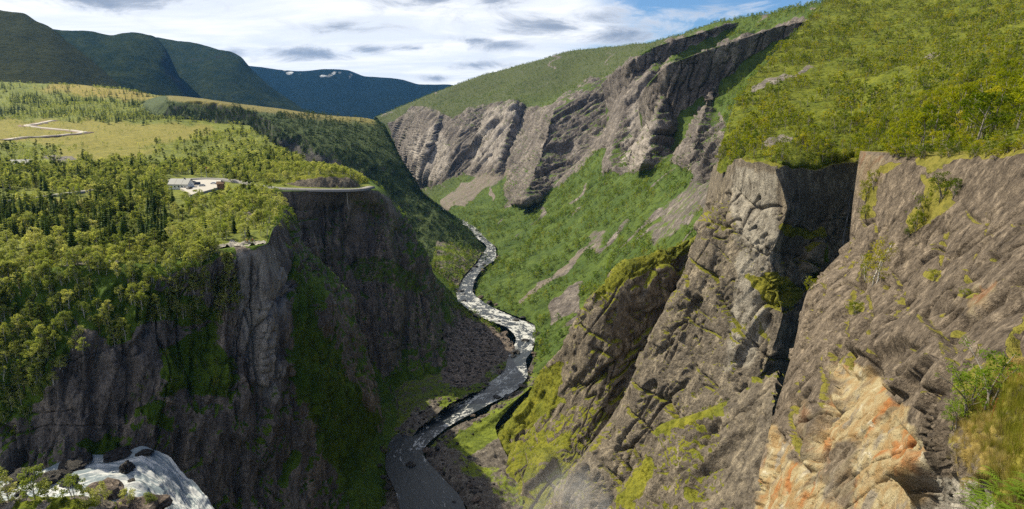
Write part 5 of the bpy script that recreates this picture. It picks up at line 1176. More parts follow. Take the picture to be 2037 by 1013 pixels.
# people on the viewpoint rock
def person_mesh(pose, name):
    V = {'pel': (0, 0, .95), 'ch': (0, .02, 1.30), 'nk': (0, .02, 1.48), 'hd': (0, 0, 1.60), 'tp': (0, 0, 1.74), 'hl': (-.1, 0, .9), 'hr': (.1, 0, .9), 'kl': (-.12, -.02, .50), 'kr': (.12, -.02, .50), 'al': (-.12, .03, .09), 'ar': (.12, .03, .09), 'tl': (-.13, -.13, .04), 'tr': (.13, -.13, .04),
         'sl': (-.19, .02, 1.42), 'sr': (.19, .02, 1.42), 'el': (-.27, .03, 1.15), 'er': (.27, .03, 1.15), 'wl': (-.27, -.06, .92), 'wr': (.27, -.06, .92), 'fl': (-.27, -.09, .83), 'fr': (.27, -.09, .83)}
    if pose == 1: V.update(er=(.30, -.12, 1.22), wr=(.12, -.28, 1.42), fr=(.06, -.26, 1.50))
    if pose == 2: V.update(kl=(-.12, -.18, .52), al=(-.12, -.12, .10), tl=(-.13, -.28, .06), kr=(.12, .05, .50), ar=(.12, .22, .12), tr=(.13, .08, .05))
    E = ['pel ch', 'ch nk', 'nk hd', 'hd tp', 'pel hl', 'pel hr', 'hl kl', 'hr kr', 'kl al', 'kr ar', 'al tl', 'ar tr', 'ch sl', 'ch sr', 'sl el', 'sr er', 'el wl', 'er wr', 'wl fl', 'wr fr']
    R = dict(pel=.16, ch=.17, nk=.06, hd=.10, tp=.07, hl=.10, hr=.10, kl=.065, kr=.065, al=.05, ar=.05, tl=.045, tr=.045, sl=.075, sr=.075, el=.05, er=.05, wl=.035, wr=.035, fl=.035, fr=.035)
    ks = list(V); me = bpy.data.meshes.new(name); me.from_pydata([V[k] for k in ks], [tuple(ks.index(x) for x in q.split()) for q in E], [])
    o = bpy.data.objects.new(name + '_tmp', me); COL.objects.link(o)
    sk = o.modifiers.new('s', 'SKIN'); su = o.modifiers.new('d', 'SUBSURF'); su.levels = 1
    for k, sv in zip(ks, me.skin_vertices[0].data): sv.radius = (R[k], R[k] * (.75 if k in ('pel', 'ch') else 1)); sv.use_root = (k == 'pel')
    dg = bpy.context.evaluated_depsgraph_get(); out = bpy.data.meshes.new_from_object(o.evaluated_get(dg)); bpy.data.objects.remove(o); out.name = name
    return out
BASE = [person_mesh(p, 'person') for p in range(3)]
SKIN = plain('skin', (.45, .28, .2), .6); HAIR = plain('hair', (.05, .03, .02), .7); COLS = {}
def person(label, px, py, rz, top, legs, pose):
    me = BASE[pose].copy(); me.materials.clear()
    for nm, c in (('jacket', top), ('trousers', legs)):
        me.materials.append(plain(f'{nm}_{label[-9:]}', c, .8))
    me.materials.append(SKIN); me.materials.append(HAIR)
    for f in me.polygons:
        c = f.center; hand = abs(c.x) > .2 and c.z < .93 or (pose == 1 and c.z > 1.4 and c.y < -.2)
        f.material_index = 2 if hand else (1 if c.z < .95 else (0 if c.z < 1.49 else (3 if c.z > 1.66 or (c.y > .03 and c.z > 1.52) else 2))); f.use_smooth = True
    h, _ = hitpix(px, py); o = bpy.data.objects.new('person', me); COL.objects.link(o); o.location = (h.x, h.y, h.z); o.rotation_euler = (0, 0, rz)
    tag(o, label, 'person', 'people on the viewpoint rock')
PPL = [('person in an orange jacket on the viewpoint rock', 492, 483, .3, (.75, .28, .03), (.03, .03, .04), 0), ('person in black standing left of the orange jacket', 487.5, 482, 2.2, (.02, .02, .02), (.03, .03, .05), 1), ('person in white top and blue jeans on the rock', 496, 485, -.8, (.6, .6, .6), (.04, .06, .14), 0),
       ('person in a red jacket nearest the cliff edge', 503, 482, 1.2, (.45, .04, .03), (.02, .02, .02), 1), ('person in a dark blue coat behind the red jacket', 500, 480, -1.6, (.03, .05, .12), (.05, .05, .05), 0), ('person in grey clothes stepping along the edge', 507, 484, 2.8, (.22, .22, .22), (.1, .09, .08), 2), ('person in beige top at the back of the group', 484, 479, .6, (.4, .33, .24), (.05, .05, .06), 0)]
for p in PPL: person(*p)

# boulders
def boulder_mesh(seed, sx=1.0, sy=1.0, sz=0.8):
    bm = bmesh.new(); bmesh.ops.create_icosphere(bm, subdivisions=3, radius=1)
    v = np.array([p.co[:] for p in bm.verts]); n = v / np.linalg.norm(v, axis=1, keepdims=True)
    d = 0.55 * facets(v * 0.9 + seed * 3.1, seed, 0.8, 40) + 0.22 * facets(v * 2.1 + seed, seed + 5, 0.8, 40) + .1 * fbm(v * 2, 3, seed)
    v = v + n * d[:, None]; v = v * np.array((sx, sy, sz))
    for p, c in zip(bm.verts, v): p.co = c
    me = bpy.data.meshes.new('boulder'); bm.to_mesh(me); bm.free(); me.polygons.foreach_set('use_smooth', [False] * len(me.polygons)); return me
M['wet_rock'] = rock_mat('wet_rock', 1.2, (.028, .026, .026), (.045, .04, .038), (.07, .062, .055), bump=.6); M['dry_rock'] = rock_mat('brown_boulder', 1.4, (.12, .095, .08), (.18, .145, .12), (.28, .23, .19), bump=.8)
for m_ in (M['wet_rock'],): m_.node_tree.nodes['Principled BSDF'].inputs['Roughness'].default_value = .35
BM_ = [boulder_mesh(i + 1, 1.0 + .2 * (i % 3), 1.0, .75 + .1 * (i % 2)) for i in range(7)]
def boulder(label, px, py, wpx, sq, mat, seed, group=None, sink=.25, pos=None):
    if pos is None:
        h, _ = hitpix(px, py)
    else: h = Vector(pos)
    d = proj(np.array(h))[2]; r = wpx / 2 * d / FPX
    me = BM_[seed % 7].copy(); me.materials.append(mat)
    o = bpy.data.objects.new('boulder', me); COL.objects.link(o); o.location = (h.x, h.y, h.z + r * (.5 - sink) * sq); o.scale = (r, r, r * sq); o.rotation_euler = (0, 0, seed * 1.7)
    return tag(o, label, 'boulder', group)
GB = 'boulders in the head of the waterfall'
for a in [('black upright boulder splitting the main waterfall stream', 251, 938, 27, 1.3, 'wet_rock', 1), ('flat black rock at the very top of the falls', 290, 902, 26, .5, 'wet_rock', 2), ('rounded black boulder in the pool by the birches', 141, 963, 34, .8, 'wet_rock', 3),
          ('large black boulder left of the rounded pool boulder', 103, 955, 44, .8, 'wet_rock', 4), ('small black rock at the left edge of the pool', 20, 974, 24, .7, 'wet_rock', 5), ('dark boulder against the wall above the pool', 44, 954, 40, .9, 'wet_rock', 6), ('low black rock shelf behind the first cascade', 150, 925, 60, .4, 'wet_rock', 7),
          ('black rock shelf between the two cascade heads', 228, 908, 46, .45, 'wet_rock', 8), ('tiny black rock right of the left edge pool rock', 38, 984, 14, .6, 'wet_rock', 12), ('small dark rock under the black upright boulder', 262, 958, 14, .6, 'wet_rock', 13),
          ('big brown boulder above the bushes beside the falls', 215, 982, 62, .8, 'dry_rock', 9), ('brown domed boulder at the bottom edge by the falls', 300, 1016, 70, .75, 'dry_rock', 10), ('brown block wedged between the two large boulders', 258, 1004, 36, .8, 'dry_rock', 11)]:
    boulder(a[0], a[1], a[2], a[3], a[4], M[a[5]], a[6], GB)
# stones along the river
rr = random.Random(5); k = 0; RVL = []
for i in range(70):
    j = rr.randrange(1, len(RV) - 4); t = rr.random(); A, B = RV[j], RV[j + 1]; side = rr.random() < .55
    l = [A[q] * (1 - t) + B[q] * t for q in range(5)]; f = rr.choice([-.12, -.06, 0, .04, .3, .5, .8, .96, 1.05, 1.12])
    px, py = l[0] + (l[2] - l[0]) * f, l[1] + (l[3] - l[1]) * f
    q = PZ(px, py, l[4] + .2); w = rr.uniform(7, 19) * (1 if q[1] < 600 else .6)
    nm = ['by the dark pool at the gorge bottom', 'beside the grassy apron rapids', 'in the white rapids below the scree fan', 'by the far river bend']
    z = 0 if q[1] < 370 else 1 if q[1] < 480 else 2 if q[1] < 640 else 3
    look = ('mid stream' if .1 < f < .9 else 'left bank' if f < .1 else 'right bank')
    RVL.append((q[1], look, z, px, py, w, rr.uniform(.5, .9), 'wet_rock' if .1 < f < .9 or rr.random() < .5 else 'dry_rock', i, q))
RVL.sort(key=lambda t: t[0]); cnt = {}
for y_, look, z, px, py, w, sq, mt, i, q in RVL:
    cnt[(look, z)] = cnt.get((look, z), 0) + 1; k = cnt[(look, z)]
    od = {1: '', 2: 'second ', 3: 'third ', 4: 'fourth ', 5: 'fifth ', 6: 'sixth ', 7: 'seventh ', 8: 'eighth ', 9: 'ninth ', 10: 'tenth '}.get(k, f'{k}th ')
    boulder(f'{od}nearest {look} river boulder {nm[z]}', px, py, w, sq, M[mt], i, f'{look} river boulders {nm[z]}', .3, q)
# ---- where the trees stand
tv = TERR['plateau']
NOYARD = [([(328, 362), (385, 366), (392, 404), (336, 404)], 0), ([(540, 340), (722, 342), (745, 384), (540, 384)], 0), ([(335, 350), (450, 352), (450, 376), (440, 396), (360, 400), (330, 372)], 0), ([(-60, 386), (95, 383), (95, 402), (-60, 412)], 0), ([(440, 366), (560, 366), (745, 364), (745, 384), (540, 384), (440, 378)], 0)]
near_dense = pmask('plateau', [([(-80, 322), (60, 330), (330, 332), (520, 318), (560, 300), (640, 340), (720, 360), (545, 384), (580, 412), (560, 450), (540, 480), (430, 498), (300, 516), (150, 534), (0, 552), (-80, 560)], 1.0),
    ([(95, 396), (178, 394), (188, 410), (120, 420), (95, 410)], 0.03), ([(415, 484), (470, 476), (535, 478), (525, 494), (470, 503), (440, 518), (416, 502)], 0.04), ([(120, 518), (255, 512), (270, 530), (120, 540)], .3),
    ([(150, 318), (300, 315), (280, 330), (160, 330)], .3)] + NOYARD)
mid_mead = pmask('plateau', [([(-80, 284), (0, 286), (100, 292), (330, 290), (430, 262), (510, 262), (575, 305), (520, 325), (330, 335), (60, 332), (-80, 326)], 0.6), ([(100, 294), (230, 288), (320, 296), (300, 322), (130, 320)], 0.05),
    ([(380, 270), (480, 262), (560, 300), (430, 320), (380, 300)], 0.9)])
moor = pmask('plateau', [([(-80, 236), (440, 250), (430, 270), (330, 290), (-80, 286)], 1)])
band = pmask('plateau', [([(-80, 190), (150, 195), (300, 205), (470, 225), (500, 248), (380, 248), (200, 244), (-80, 240)], 1.0), ([(-80, 165), (200, 175), (330, 195), (300, 205), (150, 195), (-80, 190)], 0.35)])
con = pmask('plateau', [([(-80, 395), (90, 415), (330, 405), (330, 500), (150, 510), (-80, 480)], 1.0), ([(90, 408), (310, 395), (320, 455), (100, 460)], 1.8)], 0.28, 14, 60, 5)
con = con * (1 - 0.85 * pmask('plateau', [([(330, 390), (570, 385), (560, 460), (380, 480)], 1)], 0, 10, 40, 4))
gaps = 0.3 + 0.7 * sstep(-0.22, 0.02, fbm(tv['g'] / 30, 3, 499))
clump = sstep(-0.18, 0.22, fbm(tv['g'] / 42, 3, 501))
pool('birch_tree', 'birch_l', scatter('plateau', 0.034, near_dense * gaps * (0.35 + 0.65 * (1 - clump * np.clip(con, 0, 1))), 1), 4.0, 9.0, 11, 'plateau')
pool('spruce_tree', 'spruce', scatter('plateau', 0.022, near_dense * con * (0.3 + clump), 2), 6, 14.5, 12, 'plateau', 1.3)
pool('pine_tree', 'pine', scatter('plateau', 0.0075, near_dense * (0.35 + con) * (1.1 - 0.6 * clump), 3), 6, 12, 13, 'plateau')
pool('birch_tree', 'bush_l', scatter('plateau', 0.020, mid_mead * (0.2 + 1.3 * sstep(-.05, .25, fbm(tv['g'] / 70, 3, 503))), 4), 4, 8, 14, 'plateau')
pool('pine_tree', 'pine', scatter('plateau', 0.0025, mid_mead, 5), 7, 12, 15, 'plateau')
pool('birch_tree', 'bush_l', scatter('plateau', 0.0045, moor * sstep(-.05, .2, fbm(tv['g'] / 60, 3, 509)), 6), 1.5, 5, 16, 'plateau')
pool('birch_tree', 'bush_l', scatter('plateau', 0.012, band * (0.3 + sstep(-.1, .2, fbm(tv['g'] / 90, 3, 505))), 7), 4, 8, 17, 'plateau')
pool('spruce_tree', 'spruce_far', scatter('plateau', 0.008, band * sstep(-.1, .15, fbm(tv['g'] / 110, 3, 507)), 8), 9, 17, 18, 'plateau')
# slope below the near rim
g = TERR['gorge_cliff']['g']
rim = pmask('gorge_cliff', [([(-60, 530), (150, 520), (300, 505), (420, 495), (470, 520), (470, 640), (430, 660), (300, 640), (230, 690), (140, 720), (60, 830), (-60, 850)], 1.0), ([(130, 640), (200, 650), (220, 690), (150, 720)], .4), ([(200, 560), (240, 560), (240, 610), (205, 610)], .3)], 0, 14, 40, 3)
rim2 = pmask('gorge_cliff', [([(330, 690), (420, 650), (475, 720), (455, 800), (380, 790), (330, 800), (250, 800)], 0.8), ([(240, 790), (340, 800), (345, 860), (290, 850)], 0.4), ([(0, 640), (140, 720), (70, 870), (-60, 870)], 0.8), ([(575, 500), (605, 545), (650, 680), (745, 800), (800, 1010), (700, 1010), (640, 850), (590, 700)], 0.5),
    ([(535, 430), (575, 405), (585, 450), (560, 480)], 1)], 0, 14, 40, 3)
pool('birch_tree', 'birch_l', scatter('gorge_cliff', 0.06, rim, 21), 3.5, 8, 21, 'rim')
pool('birch_tree', 'bush_l', scatter('gorge_cliff', 0.06, rim, 26), 1.2, 3.2, 26, 'rim')
pool('birch_tree', 'bush_v', scatter('gorge_cliff', 0.05, rim2, 22), 1.5, 4.5, 22, 'rim')
pool('pine_tree', 'pine', scatter('gorge_cliff', 0.004, rim, 23), 7, 11, 23, 'rim')
# knoll above the road, road cliff shrubs
pool('birch_tree', 'birch_l', scatter('road_knoll', 0.045, sstep(.5, .8, TERR['road_knoll']['veg']), 24), 4, 7, 24, 'knoll')
pool('birch_tree', 'bush_v', scatter('road_cliff', 0.02, sstep(.5, .8, TERR['road_cliff']['veg']) * (TERR['road_cliff']['g'][..., 2] < -75), 25), 1.5, 4, 25, 'rim')
# headland
t = TERR['wooded_headland']; nz = t['n'][..., 2]
hm = pmask('wooded_headland', [([(560, 228), (760, 245), (1000, 540), (800, 600), (600, 400), (480, 255)], 1), ([(330, 205), (470, 215), (600, 240), (640, 300), (480, 270), (340, 250)], 1.2), ([(600, 222), (745, 236), (748, 246), (620, 236)], .15)], 0.0) * sstep(.25, .5, t['veg'])
pool('birch_tree', 'bush_d', scatter('wooded_headland', 0.022, hm, 31), 4, 8, 31, 'headland')
pool('spruce_tree', 'spruce_far', scatter('wooded_headland', 0.004, hm, 32), 7, 13, 32, 'headland')
pool('birch_tree', 'bush_v', scatter('left_bank', 0.03, pmask('left_bank', [([(850, 500), (930, 480), (960, 530), (925, 560), (900, 590), (950, 620), (1030, 655), (1015, 672), (940, 640), (860, 590)], 1.0)]), 33), 3, 7, 33, 'valley')
# sunlit valley slope
t = TERR['valley_slope']
vm = sstep(.55, .8, t['veg']) * (1 - t['scree']) * (t['g'][..., 2] > -300)
near = sstep(1700, 1100, t['g'][..., 1])
pool('birch_tree', 'bush_v', scatter('valley_slope', 0.034, vm * near * (0.06 + 0.94 * sstep(-.16, .12, fbm(t['g'] / 34, 4, 511))), 41), 2.0, 8.5, 41, 'valley', 1.6)
pool('birch_tree', 'bush_v', scatter('valley_slope', 0.006, vm * (1 - near), 42), 3, 6, 42, 'valley')
pool('birch_tree', 'bush_v', scatter('right_bank', 0.02, pmask('right_bank', [([(1060, 690), (1130, 640), (1130, 740), (1070, 770)], 1.0)]), 43), 2, 5, 43, 'valley')
# hillside above the right rim
t = TERR['hillside']; Y = t['g'][..., 1]
hv = sstep(.5, .8, t['veg'])
cl = 0.04 + 0.96 * sstep(-.16, .12, fbm(t['g'] / 22, 4, 521))
pool('birch_tree', 'birch_r', scatter('hillside', 0.10, hv * cl * sstep(330, 240, Y) * sstep(60, 80, Y), 51), 1.8, 7.5, 51, 'hillside', 1.5)
pool('birch_tree', 'bush_r', scatter('hillside', 0.055, hv * cl * sstep(240, 330, Y), 52), 2, 7.5, 52, 'hillside', 1.7)
pool('birch_tree', 'bush_r', scatter('hillside', 0.16, hv * sstep(400, 250, Y), 53), 0.7, 1.8, 53, 'hillside')
# ledges of the right walls
for tn, k, sd in (('gorge_wall', .05, 61), ('mossy_buttress', .045, 62), ('rock_rib', .05, 63)):
    t = TERR[tn]; pool('birch_tree', 'bush_r', scatter(tn, k, sstep(.6, .85, t['veg']), sd), 0.5, 1.8, sd, 'ledge')

PROTO['stone'] = []
for i_ in range(7):
    me_ = BM_[i_].copy(); me_.materials.append(M['dry_rock' if i_ % 2 else 'wet_rock']); PROTO['stone'].append((None, None, me_))
vb = np.linspace(0, 1, TERR['left_bank']['g'].shape[0])[:, None]; vr = np.linspace(0, 1, TERR['right_bank']['g'].shape[0])[:, None]
S1 = scatter('left_bank', 0.10, (sstep(.35, .75, vb) + 0.9 * TERR['left_bank']['scree']), 71); S2 = scatter('right_bank', 0.12, sstep(.6, .2, vr) + 0 * TERR['right_bank']['veg'], 72)
rs_ = np.random.default_rng(4)
STONES = [('stone', S1, .25 + 1.1 * rs_.random(len(S1)) ** 3), ('stone', S2, .25 + 1.0 * rs_.random(len(S2)) ** 3)]
def hidden(p, h, deps):
    o = Vector((0, 0, 0)); q = Vector((p[0], p[1], p[2] + h * .7)); d = q - o
    hit, loc, *_ = SC.ray_cast(deps, o, d.normalized(), distance=d.length - 3.0)
    return hit
bpy.context.view_layer.update(); DEPS = bpy.context.evaluated_depsgraph_get()

LIM = {'birch_tree': 300, 'spruce_tree': 180, 'pine_tree': 120}
cand = {k: [] for k in LIM}
for bi, (kind, key, pos, h, fo) in enumerate(POOL):
    if len(pos) == 0 or fo == 'ledge': continue
    px, py, d = proj(pos + np.array((0, 0, 1)) * (h * .5)[:, None]); s = h / d * FPX
    ok = (px > 5) & (px < 2030) & (py > 5) & (py < 1005)
    for i in np.nonzero(ok & (s > 24))[0]: cand[kind].append((s[i], bi, i, px[i], py[i]))
chosen = {}
def zone(kind, px, py, fo):
    if fo == 'hillside':
        if px > 1880: return 'above the right end of near wall'
        if px > 1700: return 'on the slope above the near rock wall'
        return 'on the rim above the tall grey wall'
    if fo == 'knoll': return 'on the knoll above the road cut'
    if fo == 'rim':
        if py > 650: return 'on the dark ledges beneath the left rim'
        if px < 150: return 'on the steep bank at the left edge'
        if px < 300: return 'on the slope below the bare rim path'
        return 'on the slope below the pale viewpoint rock'
    if py > 480: return 'along the left rim beside the bare path'
    if px > 400 and py > 395: return 'beside the cliff edge behind the viewpoint rock'
    if px > 330 and py < 395: return 'between the white house and the road bend'
    if py > 430: return 'in the mixed forest left of the viewpoint rock'
    if py > 395: return 'in the dense stand below the white house'
    if py > 330: return 'in the woods left of the white house'
    return 'on the meadow below the gravel track'
LOOK = {'birch_tree': 'pale birch', 'spruce_tree': 'narrow spruce', 'pine_tree': 'open crowned pine'}
def make_tree(kind, key, vi, pos, h, rot, label, group, cat='tree'):
    tm, cm, _ = PROTO[key][vi]
    e = bpy.data.objects.new(kind, None); COL.objects.link(e); e.empty_display_size = 0.5
    e.location = pos; e.scale = (h, h, h); e.rotation_euler = (0, 0, rot)
    e['label'] = label; e['category'] = cat
    if group: e['group'] = group
    for nm, me in (('trunk', tm), ('crown', cm)):
        c = bpy.data.objects.new(nm, me); COL.objects.link(c); c.parent = e
    return e
picked = {}
for kind, lst in cand.items():
    lst.sort(key=lambda t: -t[0]); got = 0
    for s, bi, i, px, py in lst:
        if got >= LIM[kind]: break
        _, key, pos, h, fo = POOL[bi]
        if hidden(pos[i], h[i], DEPS): continue
        chosen.setdefault(bi, set()).add(i); got += 1
        z = zone(kind, px, py, fo); look = LOOK[kind] if fo != 'hillside' else 'bushy green birch'
        picked.setdefault((kind, look, z), []).append((px, key, tuple(pos[i]), h[i]))
def nth(k): return f"{k}{'th' if 10 <= k % 100 <= 20 else {1: 'st', 2: 'nd', 3: 'rd'}.get(k % 10, 'th')}"
for (kind, look, z), lst in picked.items():
    lst.sort(); hm_ = np.median([t[3] for t in lst])
    for k, (px, key, p, h) in enumerate(lst):
        size = 'tall ' if h > hm_ * 1.12 else 'small ' if h < hm_ * .88 else ''
        lab = f'{size}{look} {z}' + (f', {nth(k + 1)} from left' if len(lst) > 1 else '')
        make_tree(kind, key, int(rng.integers(len(PROTO[key]))), p, h, rng.uniform(0, 6.28), lab, f'{look} trees {z}')

# ---- the remaining thousands, one mass for each wood
def forest_object(name, items, label):
    """items: (proto key, pos, height). geometry-nodes instances of the tree shapes"""
    keys = sorted({k for k, _, _ in items}); col = bpy.data.collections.new(name + '_shapes'); order = []
    for k in keys:
        for vi, (_, _, am) in enumerate(PROTO[k]):
            o = bpy.data.objects.new(f'{name}_{len(order):03d}', am); col.objects.link(o); order.append((k, vi))
    pos, sc, rt, ix = [], [], [], []
    for k, p, h in items:
        opts = [i for i, (kk, _) in enumerate(order) if kk == k]
        pos.append(p); sc.append(h); rt.append(rng.uniform(0, 6.28, len(p))); ix.append(rng.choice(opts, len(p)))
    pos = np.concatenate(pos); sc = np.concatenate(sc); rt = np.concatenate(rt); ix = np.concatenate(ix)
    me = bpy.data.meshes.new(name); me.vertices.add(len(pos)); me.vertices.foreach_set('co', pos.astype(np.float32).reshape(-1))
    wob = rng.normal(0, .05, (len(pos), 2))
    a = me.attributes.new('tscale', 'FLOAT_VECTOR', 'POINT'); a.data.foreach_set('vector', (sc[:, None] * np.stack([rng.uniform(.85, 1.2, len(sc)), rng.uniform(.85, 1.2, len(sc)), np.ones(len(sc))], -1)).astype(np.float32).reshape(-1))
    a = me.attributes.new('trot', 'FLOAT_VECTOR', 'POINT'); a.data.foreach_set('vector', np.stack([wob[:, 0], wob[:, 1], rt], -1).astype(np.float32).reshape(-1))
    a = me.attributes.new('tidx', 'INT', 'POINT'); a.data.foreach_set('value', ix.astype(np.int32))
    ob = bpy.data.objects.new(name, me); COL.objects.link(ob); ob['kind'] = 'stuff'; ob['label'] = label
    ng = bpy.data.node_groups.new(name + '_nodes', 'GeometryNodeTree')
    ng.interface.new_socket('Geometry', in_out='INPUT', socket_type='NodeSocketGeometry'); ng.interface.new_socket('Geometry', in_out='OUTPUT', socket_type='NodeSocketGeometry')
    N = ng.nodes; L = ng.links
    gi = N.new('NodeGroupInput'); go = N.new('NodeGroupOutput'); ci = N.new('GeometryNodeCollectionInfo'); ip = N.new('GeometryNodeInstanceOnPoints')
    ci.inputs['Collection'].default_value = col; ci.inputs['Separate Children'].default_value = True; ci.inputs['Reset Children'].default_value = True
    def at(nm, ty):
        x = N.new('GeometryNodeInputNamedAttribute'); x.data_type = ty; x.inputs['Name'].default_value = nm; return x.outputs['Attribute']
    L.new(gi.outputs[0], ip.inputs['Points']); L.new(ci.outputs[0], ip.inputs['Instance']); ip.inputs['Pick Instance'].default_value = True
    L.new(at('tidx', 'INT'), ip.inputs['Instance Index']); L.new(at('trot', 'FLOAT_VECTOR'), ip.inputs['Rotation']); L.new(at('tscale', 'FLOAT_VECTOR'), ip.inputs['Scale'])
    L.new(ip.outputs[0], go.inputs[0])
    md = ob.modifiers.new('trees', 'NODES'); md.node_group = ng
    return len(pos)
FOREST = {'plateau': ('plateau_forest', 'mixed birch and conifer forest covering the left plateau'), 'rim': ('ledge_scrub', 'leafy scrub clinging to the shaded left gorge walls'), 'knoll': ('knoll_scrub', 'low green birch scrub on the knoll above the road'),
          'headland': ('headland_forest', 'dense dark wood on the headland beyond the road'), 'valley': ('valley_forest', 'sunlit birch wood on the far valley slope'), 'hillside': ('hillside_scrub', 'dense green birch scrub over the right hillside'),
          'ledge': ('ledge_plants', 'small green plants and heather on the right rock ledges')}
for fo, (nm, lb) in FOREST.items():
    items = []
    for bi, (kind, key, pos, h, f) in enumerate(POOL):
        if f != fo or len(pos) == 0: continue
        keep = np.ones(len(pos), bool)
        for i in chosen.get(bi, ()): keep[i] = False
        items.append((key, pos[keep], h[keep]))
    c = forest_object(nm, items, lb)
    print('FOREST', nm, c)

forest_object('river_stones', STONES, 'grey and brown stones strewn along both river banks and the scree')
# ------------------------------------------------------------------ plants on the near rock wall
add_proto('shrub_r', [broadleaf(400 + i, 1500, .024, wid=.42, low=.08, stems=3, clumps=26, lean=.12) for i in range(4)], M['leaf_r'], M['bark_g'])
add_proto('shrub_f', [broadleaf(440 + i, 1700, .022, wid=.44, low=.06, stems=4, clumps=30, lean=.14) for i in range(3)], M['leaf_f'], M['bark_g'])
add_proto('thin_birch', [broadleaf(420 + i, 1300, .017, wid=.22, low=.12, stems=2, clumps=24, lean=.08) for i in range(3)], M['leaf_r'], M['bark_w'])
bpy.context.view_layer.update(); DEPS = bpy.context.evaluated_depsgraph_get()
TOBJ = {id(v['ob']) for v in TERR.values()}
def ground(px, py):
    """terrain point at a pixel, looking through plants"""
    o = Vector((0, 0, 0)); d = Vector(P(px, py, 1.0)).normalized(); s = 3.0
    names = {v['ob'].name for v in TERR.values()}
    for _ in range(60):
        ok, loc, nrm, fi, ob, mt = SC.ray_cast(DEPS, o + d * s, d, distance=3000)
        if not ok: break
        if ob.name in names: return loc, nrm
        s = (loc - o).length + 0.05
    return Vector(P(px, py, 60)), Vector((0, 0, 1))
def plant(kind, key, vi, px, py, hpx, label, cat, group=None, wide=1.0):
    h, _ = ground(px, py); d = float(proj(np.array(h))[2]); H = hpx * d / FPX
    e = make_tree(kind, key, vi, (h.x, h.y, h.z - .03 * H), H, px * .37, label, group, cat); e.scale = (H * wide, H * wide, H); return e
plant('birch_tree', 'thin_birch', 0, 1738, 566, 96, 'lone slender birch growing on the bare near rock face', 'tree')
plant('birch_tree', 'thin_birch', 1, 1722, 560, 60, 'small birch leaning beside the lone slender birch', 'tree')
plant('shrub', 'shrub_r', 0, 1722, 402, 46, 'upright shrub near the top left of the near wall', 'shrub', None, .8)
plant('shrub', 'shrub_r', 1, 1738, 376, 40, 'smaller shrub above the upright shrub by the gully', 'shrub', None, .8)
plant('shrub', 'shrub_r', 2, 1722, 432, 26, 'low heather shrub under the upright shrub by the gully', 'shrub', None, 1.3)
plant('shrub', 'shrub_r', 3, 1872, 400, 62, 'largest leafy bush on the upper near wall', 'shrub', None, 1.0)
plant('shrub', 'shrub_r', 0, 1898, 392, 40, 'bush joined to the right of the largest bush', 'shrub', None, 1.0)
plant('shrub', 'shrub_r', 1, 1842, 438, 58, 'pale twiggy bush below the largest bush', 'shrub', None, .8)
plant('shrub', 'shrub_r', 2, 1822, 460, 44, 'bright green bush at the lower end of the bush line', 'shrub', None, .9)
plant('shrub', 'shrub_r', 3, 1808, 470, 20, 'tiny shrub at the foot of the bush line', 'shrub', None, 1.2)
plant('shrub', 'shrub_r', 0, 1858, 560, 26, 'round little bush alone on the mid near wall', 'shrub', None, 1.2)
plant('shrub', 'shrub_r', 1, 1700, 624, 26, 'low yellowish shrub on the slab left of centre', 'shrub', None, 1.7)
plant('shrub', 'shrub_r', 2, 1920, 590, 18, 'thin trailing shrub in the crack of the near wall', 'shrub', None, 1.8)
plant('shrub', 'shrub_r', 3, 1980, 318, 26, 'dark shrub on the right rim of the near wall', 'shrub', None, 1.4)
plant('spruce_tree', 'spruce', 0, 1642, 520, 44, 'little spruce standing on the edge by the gully', 'tree')
plant('spruce_tree', 'spruce', 1, 1620, 562, 48, 'second little spruce lower on the gully edge', 'tree')
plant('shrub', 'shrub_r', 1, 1610, 578, 30, 'green shrub at the foot of the gully edge spruces', 'shrub', None, .9)
# hanging scrub along the rim of the near wall
rg = random.Random(3)
for i, px in enumerate(sorted(rg.uniform(1770, 2035) for _ in range(46))):
    py = 300 + rg.uniform(-8, 14) - (px - 1800) * .04
    plant('shrub', 'shrub_r', i % 4, px, py + 6, rg.uniform(14, 30), f'low green shrub along the rim of the near wall, {nth(i + 1)} from left', 'shrub', 'shrubs lining the rim of the near wall', 1.3)

# ------------------------------------------------------------------ foreground bank at the lower right: grass, ferns, leafy shrub
fb = [
    [P(1846, 815, 36), P(1880, 800, 24), P(1915, 770, 22), P(1955, 735, 20.5), P(2000, 715, 19.5), P(2060, 700, 18.5), P(2200, 690, 17)],
    [P(1838, 845, 35), P(1872, 830, 21.5), P(1912, 805, 20), P(1955, 780, 18.5), P(2000, 765, 17.5), P(2060, 755, 16.5), P(2200, 745, 15)],
    [P(1846, 905, 33), P(1885, 900, 18.5), P(1920, 880, 17.2), P(1960, 865, 16.2), P(2000, 855, 15.4), P(2060, 850, 14.4), P(2200, 845, 13)],
    [P(1872, 985, 31), P(1915, 985, 16.4), P(1945, 970, 15.4), P(1975, 960, 14.6), P(2010, 955, 13.8), P(2060, 950, 12.8), P(2200, 945, 11.5)],
    [P(1880, 1070, 29), P(1920, 1070, 14.8), P(1950, 1060, 14), P(1980, 1055, 13.2), P(2015, 1050, 12.4), P(2060, 1050, 11.5), P(2200, 1050, 10.4)],
    [P(1890, 1200, 27), P(1930, 1200, 13), P(1960, 1200, 12.3), P(1990, 1200, 11.6), P(2020, 1200, 11), P(2070, 1200, 10.2), P(2200, 1200, 9.2)],
]
fb = below(beside(fb, -20, 2), -2, -2, -30)
g = loft(fb, 2.4); n = frame_n(g, (-1, -1, .6)); g = rough(g, n, .9, 1.6, 601, (1, 1, 1)); n = frame_n(g, (-1, -1, .6))
